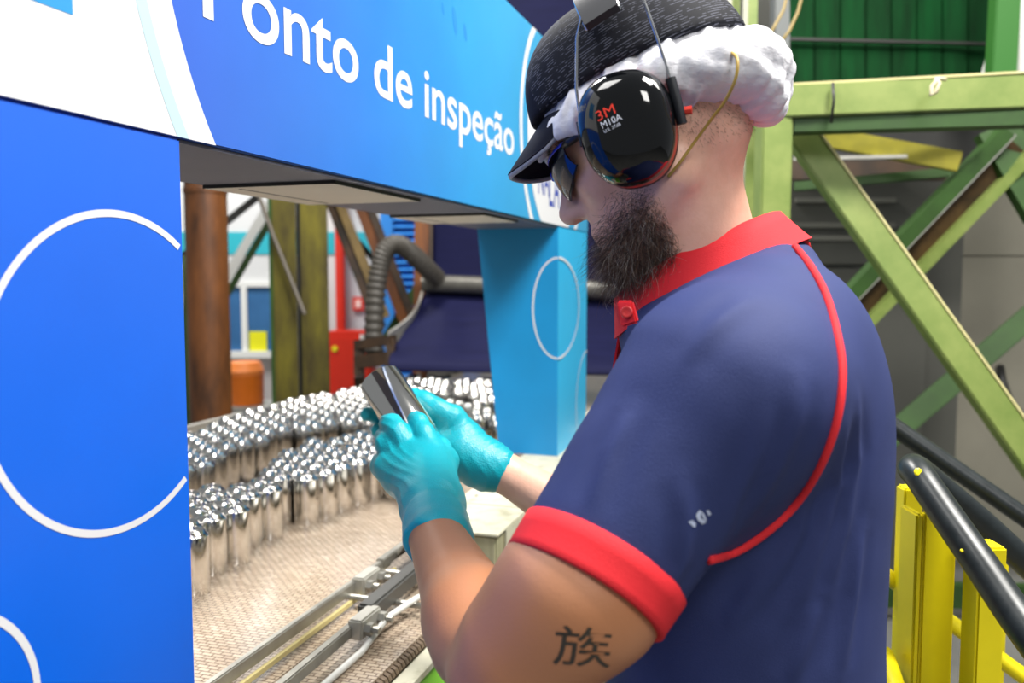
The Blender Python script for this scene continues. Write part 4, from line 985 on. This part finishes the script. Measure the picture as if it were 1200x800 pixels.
# ---------------------------------------------------------------- gloves
def glove_material():
    m = mat('teal_nitrile', rgb(16, 168, 184), 0.33, var=0.12, vscale=18, spec=0.5); nt, b = nodes(m)
    tc = nt.nodes.new('ShaderNodeTexCoord'); v = nt.nodes.new('ShaderNodeTexVoronoi'); v.inputs['Scale'].default_value = 520; nt.links.new(tc.outputs['Object'], v.inputs['Vector'])
    n = nt.nodes.new('ShaderNodeTexNoise'); n.inputs['Scale'].default_value = 38; n.inputs['Detail'].default_value = 2; n.inputs['Distortion'].default_value = 1.2; nt.links.new(tc.outputs['Object'], n.inputs['Vector'])
    ad = nt.nodes.new('ShaderNodeMath'); ad.operation = 'MULTIPLY_ADD'; nt.links.new(n.outputs[0], ad.inputs[0]); ad.inputs[1].default_value = 0.9; nt.links.new(v.outputs['Distance'], ad.inputs[2])
    bp = nt.nodes.new('ShaderNodeBump'); bp.inputs['Strength'].default_value = 0.3; bp.inputs['Distance'].default_value = 0.0016
    nt.links.new(ad.outputs[0], bp.inputs['Height']); nt.links.new(bp.outputs[0], b.inputs['Normal'])
    return m
M_glove = glove_material()
def wv(*p): return W(p[0], p[1], p[2])
# left hand (nearest the camera): back of the hand, four fingers curled up over the can, thumb behind
g = Field(0.0020)
ch = lambda fld, P, k=0.010: fld.chain([(W(p[0], p[1], p[2]), p[3]) for p in P], k)
ch(g, [(514, 634, 1.00, .0420), (511, 617, 1.035, .0385), (506, 596, 1.075, .0355)], .01)
wa = W(516, 646, 0.985); wb = W(506, 596, 1.075)-wa
ch(g, [(504, 592, 1.09, .034), (474, 548, 1.185, .030)], .02)
ch(g, [(508, 592, 1.09, .033), (492, 540, 1.18, .031)], .02)
ch(g, [(512, 590, 1.09, .030), (509, 540, 1.175, .026)], .02)
ch(g, [(470, 560, 1.17, .026), (456, 548, 1.19, .022)], .015)
ch(g, [(456, 545, 1.190, .0205), (449, 546, 1.205, .0175), (447, 542, 1.222, .015)], .004)      # little finger knuckle
ch(g, [(466, 530, 1.19, .0195), (455, 520, 1.20, .018), (451, 512, 1.222, .0145)], .004)        # ring finger knuckle
ch(g, [(478, 525, 1.185, .0185), (466, 506, 1.195, .0165), (459, 497, 1.208, .0150), (455, 496, 1.222, .0135)], .004)   # middle finger
ch(g, [(505, 528, 1.175, .0185), (497, 508, 1.192, .0155), (491, 495, 1.206, .0135), (487, 491, 1.216, .0118)], .004)  # index finger
ch(g, [(515, 560, 1.16, .022), (522, 540, 1.19, .017), (516, 524, 1.225, .0135), (507, 512, 1.25, .011)], .010)          # thumb
g.plane(wa+0.0*wb, -(wb/np.linalg.norm(wb)+np.array([0.55, 0, 0.15])), 0.003)
def wrink(D, X, Y, Z):
    t = Z*1.0+X*0.35
    w = np.sin(t*150+3.5*np.sin(X*50+Y*40)+2*np.sin(Z*70-X*30)); return D - 0.0011*np.maximum(np.abs(w)-0.72, 0)*3.5*(0.35+0.65*np.clip(np.sin(X*45+Z*30+0.8), 0, 1))
g.post = wrink
Vg, Fg = g.mesh(1); gl = raw('glove', Vg, Fg, M_glove, person, label='teal nitrile glove on the near hand')
# rolled cuff
def ringtube(c, ax, r, rt, par):
    u = np.cross(ax, [0.2, 0.1, 1.0]); u /= np.linalg.norm(u); v = np.cross(ax, u); n = 40
    P = [c+r*(u*math.cos(2*math.pi*k/n)+v*math.sin(2*math.pi*k/n))+ax*0.0025*math.sin(5*2*math.pi*k/n) for k in range(n+1)]
    MB().tube(P, rt, 8, caps=False).build('cuff_roll', M_glove, parent=par, smooth=True)
axg = W(506, 596, 1.075)-W(511, 617, 1.035); axg /= np.linalg.norm(axg)
# right hand behind the can
g2 = Field(0.0020)
ch(g2, [(582, 549, 1.29, .0335), (566, 541, 1.295, .033)], .01)
ch(g2, [(566, 541, 1.295, .033), (540, 516, 1.30, .028), (522, 500, 1.305, .023)], .02)
ch(g2, [(566, 546, 1.295, .031), (540, 532, 1.29, .028), (520, 522, 1.30, .024)], .02)
ch(g2, [(545, 512, 1.30, .024), (530, 490, 1.295, .0185), (512, 480, 1.295, .0155), (498, 470, 1.30, .0130), (486, 462, 1.305, .0100)], .012)   # thumb
ch(g2, [(520, 505, 1.315, .019), (496, 500, 1.345, .0145), (466, 492, 1.350, .0130), (444, 487, 1.335, .0118), (431, 485, 1.322, .0108)], .010)   # index
ch(g2, [(518, 518, 1.312, .019), (498, 518, 1.340, .0145), (472, 514, 1.342, .0130), (452, 508, 1.322, .0120), (443, 504, 1.310, .0108)], .010)   # middle
ch(g2, [(520, 530, 1.305, .018), (503, 535, 1.325, .0140), (484, 536, 1.325, .0125), (468, 530, 1.305, .011)], .010)
ch(g2, [(528, 540, 1.30, .017), (512, 550, 1.31, .0125), (496, 551, 1.305, .0112), (484, 546, 1.29, .010)], .010)
def wrink2(D, X, Y, Z):
    t = X*1.0-Z*0.45
    w = np.sin(t*170+4*np.sin(Z*50+Y*40)); return D - 0.0014*np.maximum(np.abs(w)-0.70, 0)*3.3*(0.35+0.65*np.clip(np.sin(X*60+Z*45), 0, 1))
g2.post = wrink2
Vg2, Fg2 = g2.mesh(1); raw('glove', Vg2, Fg2, M_glove, person, label='teal nitrile glove on the far hand')

# ---------------------------------------------------------------- trousers and boots
ft = Field(0.009)
ft.ell(pel+ZUP*0.02, (0.135, 0.18, 0.16), TAX, k=0.05)
for s in (-1, 1):
    hip = pel + A*0.09*s - ZUP*0.05; kn = np.array([*(pel+A*0.11*s+L*0.02)[:2], 0.52]); an = np.array([*(pel+A*0.12*s-L*0.02)[:2], 0.07])
    ft.cone(hip, kn, 0.105, 0.075, 0.03); ft.cone(kn, an, 0.075, 0.062, 0.02)
Vt, Ft = ft.mesh(2); raw('trousers', Vt, Ft, mat('navy_twill', rgb(30, 34, 62), 0.8), person)
for s in (-1, 1):
    fb = Field(0.006); an = np.array([*(pel+A*0.12*s-L*0.02)[:2], 0.07])
    fb.cone(an+ZUP*0.04, an-ZUP*0.02, 0.052, 0.05, 0.02); fb.cone(an-ZUP*0.02, an+L*0.15-ZUP*0.035, 0.048, 0.036, 0.03); fb.plane((0, 0, 0.001), (0, 0, -1))
    Vt, Ft = fb.mesh(2); raw('boot', Vt, Ft, M_black, person)

# ---------------------------------------------------------------- hair and beard (strands rooted on the skin)
def strands(name, mask, n, length, rad, colour_m, curl, dirfn, seg=3, lab=None):
    cen = Vb[Fb].mean(1); loc = cen-H0; f_ = loc@hf; u_ = loc@hu; s_ = loc@hs
    nr = np.cross(Vb[Fb[:, 2]]-Vb[Fb[:, 0]], Vb[Fb[:, 3]]-Vb[Fb[:, 1]]); nr /= np.linalg.norm(nr, axis=1)[:, None]+1e-12
    w = mask(f_, u_, s_); idx = np.nonzero(w > 0)[0]; p = w[idx]/w[idx].sum()
    pick = RNG.choice(idx, n, p=p)
    bc = RNG.dirichlet([1, 1, 1, 1], n); root = (Vb[Fb[pick]]*bc[:, :, None]).sum(1)
    N = nr[pick]; D = dirfn(f_[pick], u_[pick], s_[pick])
    ln = length(f_[pick], u_[pick], s_[pick])*RNG.uniform(0.6, 1.15, n)
    rnd = RNG.normal(0, 1, (n, 3)); rnd2 = RNG.normal(0, 1, (n, 3))
    side = np.cross(N, rnd); side /= np.linalg.norm(side, axis=1)[:, None]
    vs = []; 
    for k in range(seg+1):
        t = k/seg
        c = root - N*0.0008 + (N*(0.9-0.3*t)[..., None] if False else N*(0.55)*t*ln[:, None]) + D*(ln*t)[:, None]*0.8 + rnd*(ln*t*curl)[:, None] + rnd2*(ln*curl*math.sin(t*3.0)*0.6)[:, None]
        wd = rad*(1-0.75*t)
        b2 = np.cross(side, N)
        vs += [c+side*wd, c-side*wd*0.5+b2*wd*0.87, c-side*wd*0.5-b2*wd*0.87]
    V = np.stack(vs, 1).reshape(-1, 3)          # n, (seg+1)*3
    st = (seg+1)*3; base = np.arange(n)[:, None, None]*st
    q = []
    for k in range(seg):
        for e in range(3):
            e2 = (e+1) % 3; q.append([k*3+e, k*3+e2, (k+1)*3+e2, (k+1)*3+e])
    Fq = (base+np.array(q)[None]).reshape(-1, 4)
    o = raw(name, V, Fq, None, person, mats=colour_m if isinstance(colour_m, list) else [colour_m], midx=np.repeat(RNG.choice(len(colour_m), n, p=[0.78, 0.12, 0.10]), len(q)) if isinstance(colour_m, list) else None, label=lab)
    o['kind'] = 'stuff'; return o
M_hair = [mat('beard_dark', rgb(74, 56, 46), 0.5), mat('beard_brown', rgb(120, 92, 72), 0.5), mat('beard_grey', rgb(206, 198, 188), 0.5)]
def beard_mask(f, u, s):
    a = np.abs(s)
    line = -0.022-0.55*np.maximum(f-0.03, 0)         # cheek line drops toward the mouth
    m = (u < line) & (f > 0.016-0.15*(u+0.06)) & (u > -0.135) & (f < 0.125)
    m &= ~((f > 0.098) & (u > -0.056))
    edge = np.clip((line-u)/0.045, 0.04, 1)**1.5*np.clip((f-0.012)/0.025, 0.12, 1)
    return m*edge
def beard_dir(f, u, s):
    n = len(f); return (-hu[None]*0.75+hf[None]*np.where(f > 0.05, 0.45, 0.15)[:, None]+ (hs[None]*np.sign(s)[:, None]*0.12))
strands('beard', beard_mask, 12000, lambda f, u, s: 0.004+0.019*np.clip((-u-0.035)/0.06, 0, 1)*np.clip((f-0.01)/0.05, 0.2, 1), 0.00017, M_hair, 0.42, beard_dir, 5, 'dark beard with grey strands')
M_stub = [mat('stubble_dark', rgb(70, 52, 42), 0.6), mat('stubble_brown', rgb(108, 84, 66), 0.6), mat('stubble_grey', rgb(170, 158, 146), 0.6)]
strands('cropped_hair', lambda f, u, s: ((f < 0.015) & (u > -0.055+0.15*np.maximum(f+0.05, 0)) & (u < 0.075) & (f > -0.14))*np.clip((u+0.06)/0.05, 0.1, 1), 9000, lambda f, u, s: 0.0045+0*f, 0.00018, M_stub, 0.12,
        lambda f, u, s: -hu[None].repeat(len(f), 0)*0.8, 2, 'very short cropped hair at the nape')
strands('eyebrow', lambda f, u, s: ((f > 0.066) & (u > 0.026) & (u < 0.036) & (np.abs(s) > 0.014) & (np.abs(s) < 0.056))*1.0, 500, lambda f, u, s: 0.008+0*f, 0.0002, M_hair, 0.1, lambda f, u, s: hs[None]*np.sign(s)[:, None], 2)

# ---------------------------------------------------------------- hair net
M_net = mat('white_nonwoven', rgb(222, 222, 228), 0.75, var=0.10, vscale=30, bump=0.9, bscale=75, spec=0.2, stretch=(1, 1, 1.6))
fn = Field(0.0030)
fn.ell(HD(-0.014, 0.040, 0), (0.116, 0.080, 0.094), HAX, k=0.02)
nt_ = 40; ring_pts = []
for k in range(nt_+1):
    t = 2*math.pi*k/nt_
    cf = math.cos(t); sf_ = math.sin(t)
    ff = -0.016+0.108*cf; ss = 0.088*sf_; back = max(0, -cf)
    uu = 0.034-0.034*back-0.004*max(0, cf)
    r = 0.015+0.007*back**1.5+0.003*math.sin(3*t)+0.002*math.sin(7*t+1)
    ring_pts.append((HD(ff-0.006*back, uu, ss), r))
fn.chain(ring_pts, 0.018)
fn.ell(HD(-0.116, -0.006, 0.026), (0.026, 0.034, 0.046), HAX, k=0.02); fn.ell(HD(-0.118, -0.026, -0.0), (0.024, 0.030, 0.040), HAX, k=0.02)
fn.ell(HD(-0.088, 0.006, 0.070), (0.034, 0.024, 0.020), HAX, k=0.02)
fn.chain([(HD(0.070, 0.042, 0.070), 0.009), (HD(0.092, 0.038, 0.048), 0.009), (HD(0.104, 0.036, 0.018), 0.009), (HD(0.104, 0.036, -0.018), 0.009), (HD(0.092, 0.038, -0.048), 0.009)], 0.010)
def crumple(D, X, Y, Z):
    f_ = (X-H0[0])*hf[0]+(Y-H0[1])*hf[1]+(Z-H0[2])*hf[2]; s_ = (X-H0[0])*hs[0]+(Y-H0[1])*hs[1]; u_ = (X-H0[0])*hu[0]+(Y-H0[1])*hu[1]+(Z-H0[2])*hu[2]
    th = np.arctan2(s_, f_+0.016)
    return D + 0.0019*np.sin(th*12+2.6*np.sin(u_*55+1.3)+u_*40)+0.0013*np.sin(th*27+3.4*np.sin(u_*75)+2)+0.0008*np.sin(th*44-u_*190)
fn.post = crumple
fn.plane(HD(0, 0.074, 0), hu-hf*0.10)
fn.ell(HD(0.045, -0.024, 0), (0.092, 0.062, 0.092), HAX, 0.008, 's')
fn.ell(HD(0.085, -0.006, 0), (0.052, 0.046, 0.120), HAX, 0.006, 's')
Vn, Fn = fn.mesh(1); raw('hair_net', Vn, Fn, M_net, person, label='white crumpled hair net below the cap')

# ---------------------------------------------------------------- cap
M_cap = mat('cap_navy', rgb(19, 21, 34), 0.8, spec=0.15, var=0.2, vscale=60)
def cap_mesh_material():
    m = bpy.data.materials.new('cap_mesh'); m.use_nodes = True; nt, b = nodes(m); b.inputs['Roughness'].default_value = 0.75; b.inputs['Specular IOR Level'].default_value = 0.2
    g = nt.nodes.new('ShaderNodeNewGeometry')
    def dot(v, k):
        d = nt.nodes.new('ShaderNodeVectorMath'); d.operation = 'DOT_PRODUCT'; nt.links.new(g.outputs['Position'], d.inputs[0]); d.inputs[1].default_value = tuple(np.asarray(v)*k); return d.outputs['Value']
    def mth(op, a, b_=0.0):
        x = nt.nodes.new('ShaderNodeMath'); x.operation = op
        for i, q in enumerate((a, b_)):
            if isinstance(q, (int, float)): x.inputs[i].default_value = q
            else: nt.links.new(q, x.inputs[i])
        return x.outputs[0]
    row = mth('SINE', dot(hu, 2*math.pi/0.0027)); 
    n1 = nt.nodes.new('ShaderNodeTexNoise'); n1.inputs['Scale'].default_value = 1.0; n1.inputs['Detail'].default_value = 3
    cx = nt.nodes.new('ShaderNodeCombineXYZ'); nt.links.new(dot(hf, 110), cx.inputs[0]); nt.links.new(dot(hs, 110), cx.inputs[1]); nt.links.new(dot(hu, 300), cx.inputs[2]); nt.links.new(cx.outputs[0], n1.inputs['Vector'])
    v_ = mth('MULTIPLY', mth('MAXIMUM', row, 0.0), mth('GREATER_THAN', n1.outputs[0], 0.50))
    mx = nt.nodes.new('ShaderNodeMix'); mx.data_type = 'RGBA'; mx.inputs[6].default_value = (*rgb(13, 15, 24), 1); mx.inputs[7].default_value = (*rgb(82, 84, 96), 1)
    nt.links.new(v_, mx.inputs[0]); nt.links.new(mx.outputs[2], b.inputs['Base Color'])
    bp = nt.nodes.new('ShaderNodeBump'); bp.inputs['Strength'].default_value = 0.3; bp.inputs['Distance'].default_value = 0.001; nt.links.new(v_, bp.inputs['Height']); nt.links.new(bp.outputs[0], b.inputs['Normal'])
    return m
M_capm = cap_mesh_material()
fc = Field(0.0030)
fc.ell(HD(-0.014, 0.050, 0), (0.122, 0.108, 0.098), HAX, k=0.01)
fc.ell(HD(0.030, 0.075, 0), (0.072, 0.078, 0.070), HAX, k=0.02)
pn = hu*1.0-hf*0.10; fc.plane(HD(0, 0.058, 0), -pn)
Vc, Fc = fc.mesh(1)
cf_ = (Vc[Fc].mean(1)-H0)@hf
cap = raw('cap', Vc, Fc, None, person, mats=[M_cap, M_capm], midx=(cf_ < 0.085).astype(int), label='dark navy cap with mesh back')
def brim(u, v):
    s = (u-0.5)*2; ss = s*0.078; ext = 0.062*math.sqrt(max(1-abs(s)**3.0, 0.0))
    base = 0.010+0.096*math.sqrt(max(1-(ss/0.098)**2, 0))
    ff = base-0.012+ext*v*1.0
    uu = 0.066-0.016*s*s-0.03*v*ext/0.062-0.012*s*s*v
    return HD(ff, uu, ss)
MB().grid(brim, 24, 8, 0.004).build('brim', M_cap, parent=cap, smooth=50)
MB().tube([brim(i/24, 1.0) for i in range(25)], 0.0028, 8).build('brim_edge', mat('brim_edge', rgb(150, 152, 162), 0.6), parent=cap, smooth=True)
# ridges between the cap panels
for t_ in (-0.75, 0.0, 0.75):
    P = []
    for k in range(14):
        a_ = 0.1+1.4*k/13
        P.append(HD(-0.014-0.118*math.cos(a_)*math.cos(t_), 0.050+0.106*math.sin(a_), 0.096*math.cos(a_)*math.sin(t_)))
    MB().tube(P, 0.0022, 6).build('panel_seam', M_cap, parent=cap, smooth=True)

# ================================================================== ear muffs
em = thing('ear_muffs', HD(0, 0, 0), 'glossy black ear muffs with steel wire band over the cap', 'ear muffs')
M_cup = mat('gloss_black', rgb(6, 7, 9), 0.07, coat=0.2, spec=0.45)
M_redr = mat('red_ring', rgb(206, 52, 36), 0.35)
M_band = mat('band_pad', rgb(24, 27, 34), 0.5, var=0.2, vscale=30, spec=0.3)
M_chrome = mat('steel_wire', rgb(190, 192, 196), 0.22, 1.0)
cup_tree = {}
def sup(t, p=2.5):
    c, s = math.cos(t), math.sin(t); return math.copysign(abs(c)**(2/p), c), math.copysign(abs(s)**(2/p), s)
def make_cup(sg, c0, tilt):
    # local axes of the cup: x forward, y up, z outwards
    ct, st_ = math.cos(tilt), math.sin(tilt)
    ex = hf*ct+hu*st_; ey = -hf*st_+hu*ct; ez = hs*sg
    cpos = HD(*c0)
    def pt(x, y, z): return cpos+ex*x+ey*y+ez*z
    rx, ry = 0.0455, 0.0545; n = 56
    def shell(prof, nm, m, par):
        vs = []
        for sc_, z in prof:
            for k in range(n):
                c, s = sup(2*math.pi*k/n, 2.35 if sc_ > 0.5 else 2.1); wq = 1+0.06*s
                vs.append(pt(c*rx*sc_*wq, s*ry*sc_, z))
        fs = [(i*n+k, i*n+(k+1) % n, (i+1)*n+(k+1) % n, (i+1)*n+k) for i in range(len(prof)-1) for k in range(n)]
        fs.append(tuple((len(prof)-1)*n+k for k in range(n))); fs.append(tuple(range(n-1, -1, -1)))
        return MB().add(vs, fs).build(nm, m, parent=par, smooth=60)
    cush = shell([(0.80, -0.036), (0.96, -0.034), (1.0, -0.026), (1.0, -0.016), (0.95, -0.012)], 'cushion', M_black, em)
    rg = shell([(0.97, -0.017), (1.0, -0.0165), (1.005, -0.010), (0.985, -0.003)], 'ring', M_redr, em)
    dome = [(1.0, -0.003), (1.01, 0.002)]
    for k in range(1, 13):
        a_ = k/12*math.pi/2; dome.append((max(math.cos(a_)**0.62, 0.02)*1.0, 0.002+0.031*math.sin(a_)**1.1))
    cp = shell(dome, 'cup', M_cup, em)
    return pt, cp, cush
ptL, cupL, cushL = make_cup(1, (0.010, -0.008, 0.112), math.radians(16))
ptR, cupR, cushR = make_cup(-1, (0.010, -0.008, -0.112), math.radians(16))
# print on the near cup, laid on the dome
me_ = cupL.data; Vc2 = np.array([v.co[:] for v in me_.vertices])+parent_world(em); TC = BVHTree.FromPolygons([tuple(p) for p in Vc2], [tuple(p.vertices) for p in me_.polygons])
def on_cup(body, x0, y0, h, wsc, m, nm, rot):
    V, F = text_mb(body, None, resu=4); pts = []
    ox = V[:, 0].min(); s = h/0.7
    for x, y, _ in V:
        lx = (x-ox)*s*wsc; ly = y*s; c, r = math.cos(rot), math.sin(rot)
        q = ptL(-(x0+lx*c-ly*r), y0+lx*r+ly*c, 0.06); qq = Vector(q); hit = TC.ray_cast(qq, Vector(-hs), 0.2)
        pts.append(np.array(hit[0])+np.array(hit[1])*0.0004 if hit[0] is not None else q)
    MB().add(pts, F).build(nm, m, parent=em, recalc=False)
M_tred = mat('print_red', rgb(240, 60, 40), 0.4); M_twh = mat('print_white', rgb(225, 228, 236), 0.4)
ROT = math.radians(10)
on_cup('3M', -0.0200, 0.0070, 0.0095, 1.15, M_tred, 'print', ROT)
on_cup('M10A', -0.0175, -0.0005, 0.0062, 0.95, M_twh, 'print', ROT)
on_cup('U.S. 27dB', -0.0165, -0.0050, 0.0030, 1.0, M_twh, 'print', ROT)
# wires, sliders, head band
def wire(sg, pt):
    z = 0.006
    a_ = [pt(-0.050, -0.012, z-0.010), pt(-0.049, 0.030, z-0.010)]
    MB().tube([pt(-0.0505, -0.008, -0.006), pt(-0.0500, 0.014, -0.004), pt(-0.0485, 0.036, -0.004)], 0.0052, 10).build('slider', M_band, parent=em, smooth=40)
    bw = [pt(-0.0485, 0.034, -0.004), pt(-0.044, 0.075, -0.006), HD(-0.062, 0.118, sg*0.104), HD(-0.042, 0.132, sg*0.100)]
    MB().tube(bw, 0.0016, 8).build('wire', M_chrome, parent=em, smooth=40)
    fw_ = [pt(0.0445, 0.012, -0.006), pt(0.0415, 0.052, -0.006), HD(0.012, 0.094, sg*0.112), HD(-0.002, 0.112, sg*0.106)]
    MB().tube(fw_, 0.0016, 8).build('wire', M_chrome, parent=em, smooth=40)
    MB().tube([pt(0.045, -0.004, -0.006), pt(0.0445, 0.020, -0.006)], 0.004, 10).build('slider', M_band, parent=em, smooth=40)
    MB().tube([pt(-0.055, 0.004, -0.008), pt(-0.062, 0.003, -0.008)], 0.004, 8).build('pivot', M_redr, parent=em)
wire(1, ptL); wire(-1, ptR)
def bandf(u, v):
    a_ = -1.12+2.24*v          # across the head
    ff = -0.022+(u-0.5)*0.036
    r_s = 0.122; r_u = 0.125
    return HD(ff+0.004, 0.050+r_u*math.cos(a_)-0.01, r_s*math.sin(a_))
MB().grid(bandf, 6, 24, -0.009).build('head_band', M_band, parent=em, smooth=50)
for e in (0.02, 0.98):
    MB().tube([bandf(e, k/24)+hu*0.001 for k in range(25)], 0.0026, 8).build('band_wire', M_chrome, parent=em, smooth=True)

# ================================================================== safety glasses
sgz = thing('safety_glasses', HD(0.1, -0.01, 0), 'wrap around safety glasses with blue mirrored lenses', 'glasses')
M_lens = mat('mirror_lens', rgb(30, 44, 70), 0.05, 0.85, coat=1.0)
M_frame = mat('frame_black', rgb(20, 22, 30), 0.3); M_fblue = mat('frame_blue', rgb(38, 60, 200), 0.25)
def lens(sg):
    def fn_(u, v):
        th = (0.10+1.05*u); ss = sg*0.074*math.sin(th)*1.02; ff = 0.052+0.060*math.cos(th)**0.9
        hgt = 0.046*(1-0.45*u**2.2)*(0.55+0.45*math.sin(min(1, u*3+0.35)*math.pi/2)); uu = 0.022-hgt*v*1.0
        return HD(ff-0.012*(v-0.4)**2, uu, ss)
    o = MB().grid(fn_, 16, 10, 0.0022).build('lens', M_lens, parent=sgz, smooth=50)
    top = [fn_(i/16, 0.0)+hu*0.001 for i in range(17)]
    MB().tube(top, 0.0026, 8).build('brow_bar', M_fblue, parent=sgz, smooth=True)
    bot = [fn_(i/16, 1.0) for i in range(17)]
    MB().tube(bot, 0.0012, 6).build('lens_rim', M_frame, parent=sgz, smooth=True)
    end = fn_(1.0, 0.05)
    MB().tube([end, HD(0.070, 0.021, sg*0.074), HD(0.036, 0.021, sg*0.081), HD(-0.005, 0.018, sg*0.080)], [0.0035, 0.0052, 0.0048, 0.0035], 10).build('temple', M_frame, parent=sgz, smooth=True)
lens(1); lens(-1)
MB().tube([HD(0.112, 0.016, 0.010), HD(0.115, 0.012, 0), HD(0.112, 0.016, -0.010)], 0.003, 8).build('bridge', M_fblue, parent=sgz, smooth=True)

# ================================================================== ear plug cord
o = MB().tube(cr([W(858, 62, .80), W(864, 70, .785), W(862, 92, .785), W(850, 118, .80), W(835, 138, .815), W(815, 165, .83), W(797, 190, .835), W(783, 207, .845)], 8), 0.0016, 8).build('plug_cord', mat('cord_yellow', rgb(176, 146, 66), 0.5), smooth=True)
tag(o, 'thin yellow ear plug cord from hair net to ear muff', 'cord')

# ================================================================== held can
c1 = W(446, 446, 1.31); dirc = W(502, 533, 1.235)-c1; dirc /= np.linalg.norm(dirc)
hc = thing('aluminium_can', c1, 'shiny bare aluminium can held up in both gloved hands', 'can')
HR, HH = 0.0335, 0.132
MB().lathe([(HR*0.94, 0.0006), (HR*0.99, 0.0), (HR, 0.001), (HR, HH-0.012), (HR*0.96, HH-0.007)], 48, base=c1, axis=tuple(dirc)).build('body', M_alu, parent=hc, smooth=60)
MB().lathe([(HR*0.94, 0.0006), (HR*0.97, 0.004), (HR*0.975, HH-0.02)], 48, base=c1, axis=tuple(dirc)).build('inner_wall', M_alu, parent=hc, smooth=60)
MB().lathe([(HR*0.96, HH-0.007), (HR*0.80, HH-0.001), (HR*0.75, HH), (HR*0.70, HH-0.002), (HR*0.60, HH-0.008), (0.0005, HH-0.012)], 48, base=c1, axis=tuple(dirc)).build('base', M_alu, parent=hc, smooth=60)
